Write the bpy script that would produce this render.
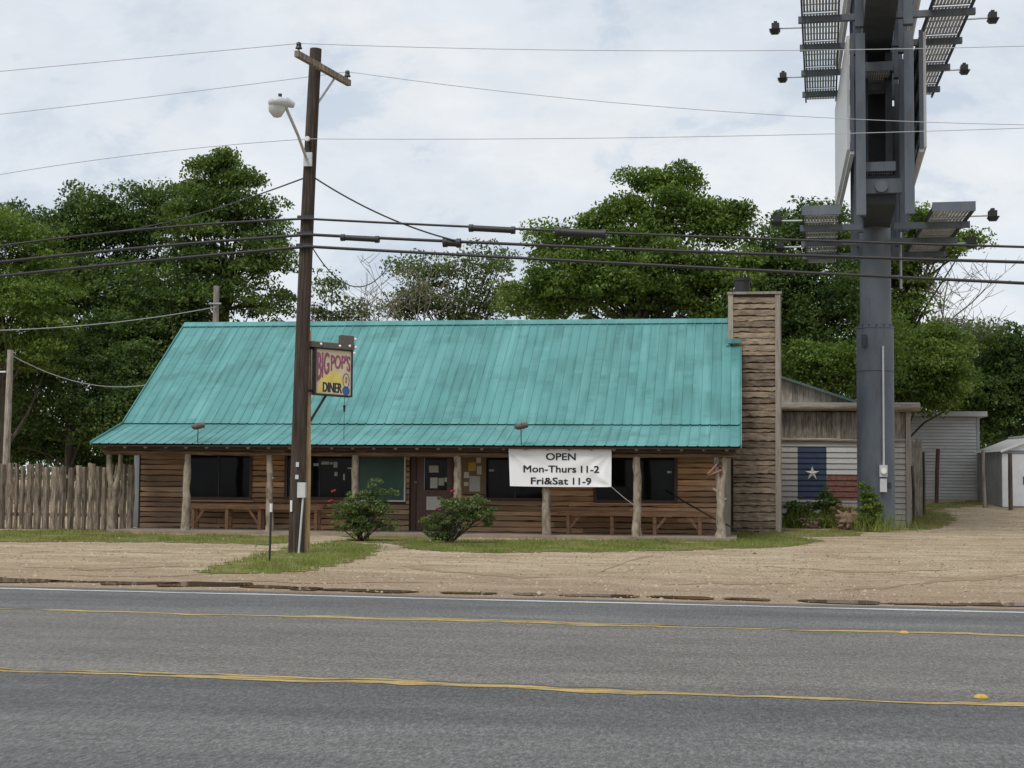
import bpy, math, random
import numpy as np
from math import sin, cos, radians, pi, hypot, atan2
from mathutils import Vector, Matrix

random.seed(7)
rng = np.random.default_rng(11)
scene = bpy.context.scene
for o in list(bpy.data.objects):
    bpy.data.objects.remove(o)
COL = scene.collection

# ------------------------------------------------------------------ camera
FPX = 1526.0
YAW, PITCH, ROLL = radians(8.53), radians(3.675), 0.0085
CAM = Vector((0, 0, 1.6))
FW = Vector((-sin(YAW) * cos(PITCH), cos(YAW) * cos(PITCH), sin(PITCH)))
R0 = Vector((cos(YAW), sin(YAW), 0))
U0 = R0.cross(FW)
RT = R0 * cos(ROLL) + U0 * sin(ROLL)
UP = U0 * cos(ROLL) - R0 * sin(ROLL)
cd = bpy.data.cameras.new('camera')
cd.sensor_width = 36
cd.lens = 36 * FPX / 1024
cd.clip_end = 3000
cam = bpy.data.objects.new('camera', cd)
COL.objects.link(cam)
M3 = Matrix((RT, UP, -FW)).transposed()
cam.matrix_world = Matrix.Translation(CAM) @ M3.to_4x4()
scene.camera = cam

# ------------------------------------------------------------------ sky, sun, exposure
SUN_EL, SUN_AZ = radians(58), radians(205)      # azimuth clockwise from +Y
w = bpy.data.worlds.new('World')
scene.world = w
w.use_nodes = True
nt = w.node_tree
nt.nodes.clear()
def wn(t, **k):
    n = nt.nodes.new(t)
    for a, b in k.items():
        setattr(n, a, b)
    return n
out = wn('ShaderNodeOutputWorld')
bg = wn('ShaderNodeBackground')
bg.inputs['Strength'].default_value = 0.1
sky = wn('ShaderNodeTexSky', sky_type='NISHITA')
sky.sun_disc = False
sky.sun_elevation = SUN_EL
sky.sun_rotation = SUN_AZ
tc = wn('ShaderNodeTexCoord')
sep = wn('ShaderNodeSeparateXYZ')
nt.links.new(tc.outputs['Generated'], sep.inputs[0])
def wm(op, a, b):
    n = wn('ShaderNodeMath', operation=op)
    for i, v in enumerate((a, b)):
        if isinstance(v, (int, float)):
            n.inputs[i].default_value = v
        else:
            nt.links.new(v, n.inputs[i])
    return n.outputs[0]
den = wm('ADD', wm('ABSOLUTE', sep.outputs[2], 0), 0.55)
cxy = wn('ShaderNodeCombineXYZ')
nt.links.new(wm('DIVIDE', sep.outputs[0], den), cxy.inputs[0])
nt.links.new(wm('DIVIDE', sep.outputs[1], den), cxy.inputs[1])
def wnoise(scale, detail, rough, off, dist=0.0):
    mp = wn('ShaderNodeMapping')
    mp.inputs['Location'].default_value = off
    mp.inputs['Scale'].default_value = (scale, scale * 1.2, scale)
    nt.links.new(cxy.outputs[0], mp.inputs[0])
    n = wn('ShaderNodeTexNoise')
    n.inputs['Scale'].default_value = 1
    n.inputs['Detail'].default_value = detail
    n.inputs['Roughness'].default_value = rough
    n.inputs['Distortion'].default_value = dist
    nt.links.new(mp.outputs[0], n.inputs['Vector'])
    return n.outputs['Fac']
def wramp(fac, stops):
    r = wn('ShaderNodeValToRGB')
    e = r.color_ramp.elements
    e[0].position, e[0].color = stops[0][0], (*stops[0][1], 1)
    e[1].position, e[1].color = stops[-1][0], (*stops[-1][1], 1)
    for p, c in stops[1:-1]:
        x = e.new(p)
        x.color = (*c, 1)
    r.color_ramp.interpolation = 'EASE'
    nt.links.new(fac, r.inputs[0])
    return r.outputs[0]
def wmix(f, a, b, bt='MIX'):
    m = wn('ShaderNodeMix', data_type='RGBA', blend_type=bt)
    for i, v in ((0, f), (6, a), (7, b)):
        if isinstance(v, (int, float)):
            m.inputs[i].default_value = v
        elif isinstance(v, tuple):
            m.inputs[i].default_value = (*v, 1)
        else:
            nt.links.new(v, m.inputs[i])
    return m.outputs[2]
n1 = wnoise(3.0, 7, 0.58, (3.1, 7.7, 0), 0.3)
n2 = wnoise(9.5, 7, 0.6, (1.3, 2.2, 4), 0.25)
big = wramp(n1, [(0.36, (4.65, 5.15, 5.75)), (0.49, (5.75, 6.05, 6.4)), (0.64, (6.5, 6.6, 6.7))])
small = wramp(n2, [(0.33, (0.80, 0.85, 0.91)), (0.45, (0.97, 0.976, 0.983)), (0.60, (1.03, 1.03, 1.03))])
cl = wmix(1.0, big, small, 'MULTIPLY')
mixs = wmix(0.10, cl, sky.outputs[0])
nt.links.new(mixs, bg.inputs['Color'])
nt.links.new(bg.outputs[0], out.inputs[0])

sd = bpy.data.lights.new('sun', 'SUN')
sd.energy = 1.5
sd.angle = radians(22)
sd.color = (1, 0.96, 0.9)
sun = bpy.data.objects.new('sun', sd)
COL.objects.link(sun)
sv = Vector((sin(SUN_AZ) * cos(SUN_EL), cos(SUN_AZ) * cos(SUN_EL), sin(SUN_EL)))
sun.rotation_euler = sv.to_track_quat('Z', 'Y').to_euler()
sun.location = (0, 0, 40)
scene.view_settings.view_transform = 'Standard'
scene.view_settings.look = 'None'
scene.view_settings.gamma = 1
scene.view_settings.exposure = 0.46

# ------------------------------------------------------------------ pixel helpers
def ray(px, py):
    return FW + RT * ((px - 512) / FPX) - UP * ((py - 384) / FPX)
def PY(px, py, Y):
    d = ray(px, py)
    return CAM + d * (Y / d.y)
def gz(x, y):
    z = 0.0
    if y > 25:
        z += 0.12 * min(1, (y - 25) / 15)
    if y > 42:
        t = min(1.25, (y - 42) / 20)
        z += 0.95 * t ** 1.6
    return z
def G(px, py):
    d = ray(px, py)
    lo, hi = 1.0, 400.0
    t = lo
    while t < hi:                       # march, then bisect where the ray meets the terrain
        p = CAM + d * t
        if p.z < gz(p.x, p.y):
            break
        t *= 1.01
    lo, hi = t / 1.01, t
    for _ in range(30):
        m = (lo + hi) / 2
        p = CAM + d * m
        if p.z < gz(p.x, p.y):
            hi = m
        else:
            lo = m
    p = CAM + d * hi
    p.z = gz(p.x, p.y)
    return p
def X_at(px, Y, py=480):
    return PY(px, py, Y).x

# ------------------------------------------------------------------ object helpers
W = {}
def link(o, parent=None, loc=(0, 0, 0), rot=(0, 0, 0)):
    COL.objects.link(o)
    loc = Vector(loc)
    W[o.name] = loc
    if parent is not None:
        o.parent = parent
        o.location = loc - W[parent.name]
    else:
        o.location = loc
    o.rotation_euler = rot
    return o
def tag(o, label=None, cat=None, group=None, kind=None):
    if label: o['label'] = label
    if cat: o['category'] = cat
    if group: o['group'] = group
    if kind: o['kind'] = kind
    return o
def thing(name, loc, label, cat, group=None):
    return tag(link(bpy.data.objects.new(name, None), None, loc), label, cat, group)
def mobj(name, me, mat, parent=None, loc=(0, 0, 0), rot=(0, 0, 0)):
    if mat is not None and len(me.materials) == 0:
        me.materials.append(mat)
    return link(bpy.data.objects.new(name, me), parent, loc, rot)

class MB:
    """collects shapes in world space (or local space of a later location)"""
    def __init__(s):
        s.v, s.f, s.sm = [], [], []
    def add(s, vs, fs, smooth=False):
        k = len(s.v)
        s.v += [tuple(v) for v in vs]
        s.f += [tuple(i + k for i in f) for f in fs]
        s.sm += [smooth] * len(fs)
        return s
    def box(s, c, size, rz=0.0, rot=None):
        hx, hy, hz = size[0] / 2, size[1] / 2, size[2] / 2
        m = rot if rot is not None else Matrix.Rotation(rz, 3, 'Z')
        c = Vector(c)
        vs = [c + m @ Vector((x * hx, y * hy, z * hz)) for z in (-1, 1) for y in (-1, 1) for x in (-1, 1)]
        return s.add(vs, [(0, 2, 3, 1), (4, 5, 7, 6), (0, 1, 5, 4), (2, 6, 7, 3), (0, 4, 6, 2), (1, 3, 7, 5)])
    def span(s, a, b):
        return s.box([(a[i] + b[i]) / 2 for i in range(3)], [abs(b[i] - a[i]) for i in range(3)])
    def bar(s, p0, p1, w_, h_, up=(0, 0, 1)):
        p0, p1 = Vector(p0), Vector(p1)
        d = p1 - p0
        L = d.length
        d.normalize()
        u = Vector(up)
        if abs(d.dot(u)) > 0.98:
            u = Vector((0, 1, 0))
        sx = d.cross(u).normalized()
        uu = sx.cross(d)
        return s.box((p0 + p1) / 2, (L, w_, h_), rot=Matrix((d, sx, uu)).transposed())
    def tube(s, pts, rad, n=8, caps=True, jit=0.0, smooth=True):
        pts = [Vector(p) for p in pts]
        if isinstance(rad, (int, float)):
            rad = [rad] * len(pts)
        vs, fs = [], []
        prev = None
        for i, p in enumerate(pts):
            d = (pts[min(i + 1, len(pts) - 1)] - pts[max(i - 1, 0)]).normalized()
            if prev is None:
                a = Vector((0, 0, 1)) if abs(d.z) < 0.9 else Vector((1, 0, 0))
                prev = d.cross(a).normalized()
            x = (prev - d * prev.dot(d)).normalized()
            y = d.cross(x)
            prev = x
            for k in range(n):
                a = 2 * pi * k / n
                r = rad[i] * (1 + (random.uniform(-jit, jit) if jit else 0))
                vs.append(p + (x * cos(a) + y * sin(a)) * r)
        for i in range(len(pts) - 1):
            for k in range(n):
                a, b = i * n + k, i * n + (k + 1) % n
                fs.append((a, b, b + n, a + n))
        s.add(vs, fs, smooth)
        if caps:
            k = len(vs)
            s.add(vs[:n], [tuple(range(n))[::-1]])
            s.add(vs[-n:], [tuple(range(n))])
        return s
    def prism(s, poly, vec):
        n = len(poly)
        vec = Vector(vec)
        a = [Vector(p) for p in poly]
        b = [p + vec for p in a]
        return s.add(a + b, [tuple(range(n))[::-1], tuple(range(n, 2 * n))] + [(i, (i + 1) % n, (i + 1) % n + n, i + n) for i in range(n)])
    def sphere(s, c, r, n=8, m=6, jit=0.0):
        c = Vector(c)
        if isinstance(r, (int, float)):
            r = (r, r, r)
        vs, fs = [], []
        for i in range(m + 1):
            th = pi * i / m
            for k in range(n):
                a = 2 * pi * k / n
                q = 1 + random.uniform(-jit, jit)
                vs.append(c + Vector((r[0] * sin(th) * cos(a) * q, r[1] * sin(th) * sin(a) * q, r[2] * cos(th) * q)))
        for i in range(m):
            for k in range(n):
                fs.append((i * n + k, (i + 1) * n + k, (i + 1) * n + (k + 1) % n, i * n + (k + 1) % n))
        return s.add(vs, fs, True)
    def mesh(s, name='mesh', off=(0, 0, 0)):
        me = bpy.data.meshes.new(name)
        o = Vector(off)
        me.from_pydata([tuple(Vector(v) - o) for v in s.v], [], s.f)
        me.polygons.foreach_set('use_smooth', s.sm)
        me.update()
        return me
    def build(s, name, mat, parent=None, loc=None):
        """world-space verts; object origin at loc (default: centre of base)"""
        if loc is None:
            a = np.array(s.v)
            loc = ((a[:, 0].min() + a[:, 0].max()) / 2, (a[:, 1].min() + a[:, 1].max()) / 2, a[:, 2].min())
        return mobj(name, s.mesh(name, loc), mat, parent, loc)

def np_mesh(name, verts, faces, smooth=False):
    """fast mesh: verts Nx3, faces Mxk (equal k)"""
    verts = np.asarray(verts, np.float32)
    faces = np.asarray(faces, np.int32)
    me = bpy.data.meshes.new(name)
    me.vertices.add(len(verts))
    me.vertices.foreach_set('co', verts.ravel())
    me.loops.add(faces.size)
    me.loops.foreach_set('vertex_index', faces.ravel())
    me.polygons.add(len(faces))
    k = faces.shape[1]
    me.polygons.foreach_set('loop_start', np.arange(0, faces.size, k, dtype=np.int32))
    if smooth:
        me.polygons.foreach_set('use_smooth', np.ones(len(faces), bool))
    me.update(calc_edges=True)
    return me

def text_mesh(body, bold=0.0, shear=0.0):
    cu = bpy.data.curves.new('lettering', 'FONT')
    cu.body = body
    cu.size = 1
    cu.offset = bold
    cu.shear = shear
    cu.align_x = 'CENTER'
    cu.resolution_u = 4
    o = bpy.data.objects.new('lettering', cu)
    COL.objects.link(o)
    dg = bpy.context.evaluated_depsgraph_get()
    dg.update()
    me = bpy.data.meshes.new_from_object(o.evaluated_get(dg))
    bpy.data.objects.remove(o)
    v = np.array([tuple(q.co) for q in me.vertices])
    f = [tuple(p.vertices) for p in me.polygons]
    bpy.data.meshes.remove(me)
    v[:, 0] -= (v[:, 0].min() + v[:, 0].max()) / 2
    v[:, 1] -= v[:, 1].min()
    return v, f

# ------------------------------------------------------------------ materials
def mat_base(name):
    m = bpy.data.materials.new(name)
    m.use_nodes = True
    t = m.node_tree
    return m, t, t.nodes['Principled BSDF']
class NT:
    def __init__(s, t):
        s.t = t
    def n(s, ty, **k):
        x = s.t.nodes.new(ty)
        for a, b in k.items():
            setattr(x, a, b)
        return x
    def put(s, sock, v):
        if isinstance(v, (int, float)):
            sock.default_value = v
        elif isinstance(v, tuple):
            sock.default_value = (*v, 1) if len(v) == 3 and sock.type == 'RGBA' else v
        else:
            s.t.links.new(v, sock)
    def math(s, op, a, b=0.0, c=None):
        x = s.n('ShaderNodeMath', operation=op)
        s.put(x.inputs[0], a)
        s.put(x.inputs[1], b)
        if c is not None:
            s.put(x.inputs[2], c)
        return x.outputs[0]
    def mix(s, f, a, b, bt='MIX'):
        x = s.n('ShaderNodeMix', data_type='RGBA', blend_type=bt)
        s.put(x.inputs[0], f)
        s.put(x.inputs[6], a)
        s.put(x.inputs[7], b)
        return x.outputs[2]
    def pos(s, scale=(1, 1, 1), rot=(0, 0, 0), coord='pos', loc=(0, 0, 0)):
        if coord == 'pos':
            g = s.n('ShaderNodeNewGeometry').outputs['Position']
        else:
            g = s.n('ShaderNodeTexCoord').outputs['Object']
        mp = s.n('ShaderNodeMapping')
        mp.inputs['Scale'].default_value = scale
        mp.inputs['Rotation'].default_value = rot
        mp.inputs['Location'].default_value = loc
        s.t.links.new(g, mp.inputs[0])
        return mp.outputs[0]
    def noise(s, vec, scale, detail=4, rough=0.55, dist=0.0):
        x = s.n('ShaderNodeTexNoise')
        x.inputs['Scale'].default_value = scale
        x.inputs['Detail'].default_value = detail
        x.inputs['Roughness'].default_value = rough
        x.inputs['Distortion'].default_value = dist
        s.put(x.inputs['Vector'], vec)
        return x.outputs['Fac']
    def ramp(s, f, stops, interp='LINEAR'):
        x = s.n('ShaderNodeValToRGB')
        e = x.color_ramp.elements
        e[0].position, e[0].color = stops[0][0], (*stops[0][1], 1)
        e[1].position, e[1].color = stops[-1][0], (*stops[-1][1], 1)
        for p, c in stops[1:-1]:
            y = e.new(p)
            y.color = (*c, 1)
        x.color_ramp.interpolation = interp
        s.put(x.inputs[0], f)
        return x.outputs[0]
    def bump(s, h, strength, dist, bsdf):
        x = s.n('ShaderNodeBump')
        x.inputs['Strength'].default_value = strength
        x.inputs['Distance'].default_value = dist
        s.put(x.inputs['Height'], h)
        s.t.links.new(x.outputs[0], bsdf.inputs['Normal'])
def g3(v):
    return (v, v, v)
def simple(name, col, rough=0.6, metal=0.0, var=0.25, scale=3.0, stretch=(1, 1, 1), bump=0.0, rnd=0.0, spec=0.5):
    """plain coloured material with mottling"""
    m, t, b = mat_base(name)
    q = NT(t)
    v = q.pos(stretch)
    n = q.noise(v, scale, 6, 0.6)
    c = q.ramp(n, [(0.25, tuple(x * (1 - var) for x in col)), (0.75, tuple(min(1, x * (1 + var)) for x in col))])
    if rnd:
        r = q.n('ShaderNodeObjectInfo').outputs['Random']
        rr = q.ramp(r, [(0, g3(1 - rnd)), (1, g3(1 + rnd))])
        c = q.mix(1.0, c, rr, 'MULTIPLY')
    q.put(b.inputs['Base Color'], c)
    b.inputs['Roughness'].default_value = rough
    b.inputs['Metallic'].default_value = metal
    b.inputs['Specular IOR Level'].default_value = spec
    if bump:
        q.bump(n, bump, 0.02, b)
    return m
def wood(name, c0, c1, c2, stretch, rnd=0.2, rough=0.85, big=None):
    """weathered wood, grain stretched along one axis"""
    m, t, b = mat_base(name)
    q = NT(t)
    v = q.pos(stretch)
    n = q.noise(v, 1.0, 8, 0.65, 0.6)
    c = q.ramp(n, [(0.28, c0), (0.5, c1), (0.75, c2)])
    if big:
        n2 = q.noise(q.pos(big[0]), 1.0, 3)
        f = q.ramp(n2, [(0.42, g3(0)), (0.6, g3(1))])
        c = q.mix(f, c, q.mix(0.55, c, big[1]))
    r = q.n('ShaderNodeObjectInfo').outputs['Random']
    c = q.mix(1.0, c, q.ramp(r, [(0, g3(1 - rnd)), (1, g3(1 + rnd))]), 'MULTIPLY')
    q.put(b.inputs['Base Color'], c)
    b.inputs['Roughness'].default_value = rough
    b.inputs['Specular IOR Level'].default_value = 0.2
    q.bump(n, 0.5, 0.02, b)
    return m
MAT = {}
MAT['siding'] = wood('waney_siding', (0.33, 0.17, 0.085), (0.55, 0.315, 0.165), (0.66, 0.42, 0.25), (1.2, 6, 16), 0.38,
                     big=((0.22, 1, 0.3), (0.24, 0.19, 0.155)))
MAT['chimney'] = wood('chimney_planks', (0.072, 0.053, 0.037), (0.22, 0.168, 0.12), (0.385, 0.31, 0.24), (3.2, 9, 15), 0.36)
MAT['greywood'] = wood('grey_weathered_wood', (0.10, 0.085, 0.07), (0.27, 0.235, 0.195), (0.44, 0.40, 0.345), (20, 20, 2.4), 0.22)
MAT['fencewood'] = wood('fence_slab_wood', (0.03, 0.022, 0.016), (0.185, 0.15, 0.115), (0.37, 0.315, 0.25), (15, 15, 2.6), 0.34)
MAT['postlog'] = wood('peeled_post_log', (0.06, 0.045, 0.034), (0.27, 0.225, 0.17), (0.43, 0.375, 0.30), (7, 7, 3.2), 0.12)
MAT['beam'] = wood('eave_log', (0.05, 0.03, 0.02), (0.16, 0.10, 0.065), (0.32, 0.22, 0.15), (1.5, 16, 20), 0.15)
MAT['trimgrey'] = wood('grey_trim_board', (0.19, 0.165, 0.14), (0.30, 0.265, 0.225), (0.40, 0.36, 0.31), (16, 16, 1.6), 0.12)
MAT['fascia'] = wood('fascia_log', (0.10, 0.08, 0.062), (0.30, 0.25, 0.2), (0.46, 0.40, 0.34), (1.6, 14, 18), 0.12)
MAT['bench'] = wood('bench_wood', (0.15, 0.08, 0.045), (0.34, 0.19, 0.11), (0.46, 0.28, 0.17), (2.0, 20, 20), 0.1)
MAT['paintwood'] = simple('dark_brown_painted_wood', (0.075, 0.036, 0.024), 0.55, var=0.3, scale=8)
MAT['doorred'] = simple('red_brown_door_paint', (0.115, 0.05, 0.036), 0.45, var=0.25, scale=4)
MAT['pole'] = wood('creosote_pole', (0.022, 0.016, 0.012), (0.062, 0.046, 0.037), (0.13, 0.10, 0.082), (22, 22, 0.9), 0.05)
MAT['palepost'] = wood('pale_sign_post', (0.16, 0.085, 0.04), (0.42, 0.29, 0.155), (0.56, 0.42, 0.25), (14, 14, 1.6), 0.05)
MAT['bark'] = wood('tree_bark', (0.028, 0.022, 0.017), (0.08, 0.065, 0.052), (0.15, 0.125, 0.10), (6, 6, 1.2), 0.15)
MAT['deadbark'] = wood('dead_branch_bark', (0.09, 0.075, 0.06), (0.17, 0.145, 0.12), (0.26, 0.23, 0.2), (6, 6, 1.2), 0.1)
MAT['white'] = simple('white_paint', (0.72, 0.72, 0.70), 0.5, var=0.08, scale=2)
MAT['greytrim'] = simple('grey_paint_trim', (0.36, 0.38, 0.40), 0.55, var=0.12, scale=3)
MAT['cream'] = simple('paper_notice', (0.62, 0.60, 0.56), 0.8, var=0.12, scale=14, rnd=0.2)
MAT['yellowpaper'] = simple('yellow_paper', (0.55, 0.38, 0.06), 0.8, var=0.15, scale=14)
MAT['cork'] = simple('cork_board', (0.22, 0.15, 0.09), 0.9, var=0.3, scale=20)
MAT['black'] = simple('black_metal', (0.018, 0.018, 0.02), 0.5, var=0.3, scale=6)
MAT['rubber'] = simple('black_cable_sheath', (0.02, 0.02, 0.021), 0.55, var=0.2, scale=3)
MAT['wire'] = simple('weathered_bare_wire', (0.42, 0.43, 0.45), 0.5, var=0.1)
MAT['steel'] = simple('galvanised_steel', (0.36, 0.37, 0.38), 0.45, 0.5, var=0.2, scale=9)
MAT['lampgrey'] = simple('lamp_housing_grey', (0.52, 0.54, 0.55), 0.4, var=0.1, scale=5)
MAT['bulb'] = simple('white_bulb_glass', (0.85, 0.84, 0.8), 0.2, var=0.03)
MAT['red'] = simple('red_petals', (0.27, 0.014, 0.02), 0.7, var=0.4, scale=20)
MAT['brownmetal'] = simple('rusty_brown_metal', (0.11, 0.085, 0.075), 0.7, var=0.35, scale=25)
MAT['concrete'] = simple('porch_concrete', (0.27, 0.215, 0.165), 0.9, var=0.28, scale=2.2, bump=0.3)
MAT['deck'] = simple('dark_roof_deck', (0.065, 0.04, 0.028), 0.85, var=0.3, scale=4)
MAT['arrow'] = simple('pinkish_arrow_paint', (0.36, 0.17, 0.12), 0.7, var=0.2, scale=14)
MAT['shutter'] = simple('green_window_board', (0.018, 0.085, 0.062), 0.35, var=0.2, scale=2)
MAT['rope'] = simple('pale_rope', (0.35, 0.33, 0.30), 0.9)
MAT['shedwhite'] = simple('white_sheet_metal', (0.62, 0.63, 0.64), 0.5, var=0.12, scale=2.5)
MAT['shedgrey'] = simple('grey_sheet_metal', (0.20, 0.21, 0.22), 0.55, var=0.15, scale=2.5)
MAT['shedroof'] = simple('pale_shed_roofing', (0.36, 0.36, 0.35), 0.5, var=0.15, scale=3)
MAT['greysiding'] = simple('blue_grey_lap_siding', (0.50, 0.49, 0.475), 0.65, var=0.14, scale=1.4, stretch=(1, 1, 3), rnd=0.07)
MAT['rustpost'] = simple('rusty_red_post', (0.10, 0.05, 0.042), 0.8, var=0.3, scale=10)
MAT['marker'] = simple('yellow_reflector', (0.52, 0.34, 0.05), 0.6, var=0.3, scale=30)
MAT['driftwood'] = simple('driftwood', (0.22, 0.15, 0.10), 0.9, var=0.55, scale=9, bump=0.6)

def glass(name, col=(0.006, 0.006, 0.007)):
    m, t, b = mat_base(name)
    q = NT(t)
    n = q.noise(q.pos((0.8, 1, 0.6)), 2.0, 4)
    q.put(b.inputs['Base Color'], q.ramp(n, [(0.4, col), (0.75, tuple(x * 2.6 for x in col))]))
    b.inputs['Roughness'].default_value = 0.07
    b.inputs['Specular IOR Level'].default_value = 0.12
    q.bump(q.noise(q.pos(), 0.9, 2), 0.08, 0.02, b)
    return m
MAT['glass'] = glass('dark_window_glass')

def roof_mat():
    m, t, b = mat_base('teal_roof_metal')
    q = NT(t)
    streak = q.noise(q.pos((3.2, 0.22, 0.22)), 1.0, 6, 0.62, 0.3)
    geo_ = q.n('ShaderNodeNewGeometry').outputs['Position']
    sx_ = q.n('ShaderNodeSeparateXYZ')
    t.links.new(geo_, sx_.inputs[0])
    cell = q.math('FLOOR', q.math('DIVIDE', q.math('ADD', sx_.outputs[0], 17.75), 0.26894))
    cb_ = q.n('ShaderNodeCombineXYZ')
    q.put(cb_.inputs[0], q.math('MULTIPLY', cell, 0.30))
    q.put(cb_.inputs[1], q.math('MULTIPLY', sx_.outputs[1], 0.95))
    q.put(cb_.inputs[2], q.math('MULTIPLY', q.math('SINE', q.math('MULTIPLY', cell, 12.9)), 0.35))
    patch = q.noise(cb_.outputs[0], 0.8, 5, 0.65, 0.3)
    base = q.ramp(streak, [(0.25, (0.066, 0.222, 0.215)), (0.5, (0.087, 0.27, 0.262)), (0.78, (0.13, 0.34, 0.33))])
    f = q.ramp(patch, [(0.47, g3(0)), (0.58, g3(1))])
    f2 = q.math('MULTIPLY', f, q.ramp(q.noise(q.pos((5.0, 0.5, 0.5), loc=(9, 0, 0)), 1.0, 4), [(0.35, g3(0.15)), (0.65, g3(1))]))
    c = q.mix(q.math('MULTIPLY', f2, 0.85), base, (0.048, 0.168, 0.155))
    chalk = q.ramp(q.noise(q.pos((7.5, 0.3, 0.3), loc=(4, 4, 1)), 1.0, 3), [(0.6, g3(0)), (0.72, g3(0.35))])
    c = q.mix(chalk, c, (0.19, 0.42, 0.41))
    r = q.n('ShaderNodeObjectInfo').outputs['Random']
    c = q.mix(1.0, c, q.ramp(r, [(0, g3(0.95)), (1, g3(1.05))]), 'MULTIPLY')
    q.put(b.inputs['Base Color'], c)
    q.put(b.inputs['Roughness'], q.ramp(streak, [(0.3, g3(0.5)), (0.7, g3(0.36))]))
    b.inputs['Specular IOR Level'].default_value = 0.4
    return m
MAT['roof'] = roof_mat()

def steel_paint():
    m, t, b = mat_base('blue_grey_steel_paint')
    q = NT(t)
    n = q.noise(q.pos((1, 1, 0.35)), 1.6, 6, 0.6)
    n2 = q.noise(q.pos((7, 7, 1.2)), 1.0, 5, 0.6)
    c = q.ramp(n, [(0.3, (0.072, 0.09, 0.112)), (0.7, (0.13, 0.152, 0.178))])
    c = q.mix(q.ramp(n2, [(0.57, g3(0)), (0.70, g3(0.6))]), c, (0.085, 0.062, 0.05))
    q.put(b.inputs['Base Color'], c)
    b.inputs['Roughness'].default_value = 0.5
    return m
MAT['bluesteel'] = steel_paint()
MAT['darksteel'] = simple('dark_structural_steel', (0.032, 0.036, 0.045), 0.6, var=0.4, scale=2)
MAT['grating'] = simple('aluminium_grating', (0.36, 0.365, 0.375), 0.6, var=0.3, scale=1.5)
MAT['facewhite'] = simple('billboard_panel_white', (0.66, 0.66, 0.66), 0.5, var=0.1, scale=0.8)

def foliage(name, cols, scale=0.8):
    m, t, b = mat_base(name)
    q = NT(t)
    geo = q.n('ShaderNodeNewGeometry')
    isl = geo.outputs['Random Per Island']
    n = q.noise(q.pos(), scale, 3)
    k = q.math('ADD', q.math('MULTIPLY', isl, 0.22), q.math('MULTIPLY_ADD', n, 1.3, -0.26))
    c = q.ramp(k, [(0.2, cols[0]), (0.5, cols[1]), (0.85, cols[2])])
    q.put(b.inputs['Base Color'], c)
    b.inputs['Roughness'].default_value = 0.55
    b.inputs['Specular IOR Level'].default_value = 0.28
    tr = q.n('ShaderNodeBsdfTranslucent')
    q.put(tr.inputs['Color'], q.mix(1.0, c, (1.25, 1.3, 0.6), 'MULTIPLY'))
    ms = q.n('ShaderNodeMixShader')
    ms.inputs[0].default_value = 0.3
    t.links.new(b.outputs[0], ms.inputs[1])
    t.links.new(tr.outputs[0], ms.inputs[2])
    t.links.new(ms.outputs[0], t.nodes['Material Output'].inputs[0])
    return m
MAT['leaf_a'] = foliage('leaf_mid_green', [(0.055, 0.094, 0.018), (0.115, 0.18, 0.034), (0.21, 0.275, 0.064)])
MAT['leaf_b'] = foliage('leaf_dark_green', [(0.034, 0.062, 0.018), (0.075, 0.128, 0.032), (0.15, 0.21, 0.058)])
MAT['leaf_e'] = foliage('leaf_deep_green', [(0.042, 0.074, 0.018), (0.096, 0.152, 0.034), (0.18, 0.24, 0.064)])
MAT['leaf_c'] = foliage('leaf_bright_green', [(0.06, 0.105, 0.018), (0.115, 0.18, 0.032), (0.19, 0.25, 0.06)])
MAT['leaf_d'] = foliage('leaf_greyish_green', [(0.055, 0.078, 0.03), (0.11, 0.15, 0.052), (0.19, 0.23, 0.09)])
MAT['bushleaf'] = foliage('rose_bush_leaf', [(0.052, 0.08, 0.027), (0.11, 0.155, 0.05), (0.21, 0.255, 0.095)], 4)
MAT['grass'] = foliage('grass_blade', [(0.10, 0.145, 0.028), (0.18, 0.235, 0.045), (0.29, 0.32, 0.095)], 0.9)
MAT['drygrass'] = foliage('dry_grass_blade', [(0.13, 0.095, 0.04), (0.24, 0.18, 0.08), (0.36, 0.29, 0.15)], 2)

def ground_mat():
    m, t, b = mat_base('tan_gravel')
    q = NT(t)
    p = q.pos()
    fine = q.noise(q.pos((1, 0.14, 1)), 26, 4, 0.8)
    mid = q.noise(q.pos((0.6, 1.3, 1)), 1.0, 8, 0.7, 0.8)
    track = q.noise(q.pos((0.16, 0.8, 1), rot=(0, 0, 0.12)), 1.0, 6, 0.65, 0.9)
    sep_ = q.n('ShaderNodeSeparateXYZ')
    t.links.new(p, sep_.inputs[0])
    c = q.ramp(mid, [(0.3, (0.235, 0.168, 0.108)), (0.5, (0.365, 0.285, 0.19)), (0.7, (0.49, 0.41, 0.295))])
    near = q.ramp(q.math('MULTIPLY_ADD', sep_.outputs[1], 0.05, -1.0), [(0.10, g3(0.78)), (0.45, g3(0.0))])  # damp verge by the road
    c = q.mix(q.math('MULTIPLY', near, q.ramp(track, [(0.35, g3(0.5)), (0.6, g3(1))])), c, (0.225, 0.16, 0.108))
    c = q.mix(q.ramp(track, [(0.57, g3(0)), (0.66, g3(0.6))]), c, (0.205, 0.145, 0.092))
    c = q.mix(1.0, c, q.ramp(fine, [(0.28, g3(0.66)), (0.5, g3(1.0)), (0.74, g3(1.3))]), 'MULTIPLY')
    q.put(b.inputs['Base Color'], c)
    b.inputs['Roughness'].default_value = 0.95
    b.inputs['Specular IOR Level'].default_value = 0.15
    q.bump(q.math('ADD', fine, mid), 0.6, 0.03, b)
    return m
MAT['ground'] = ground_mat()
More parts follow.
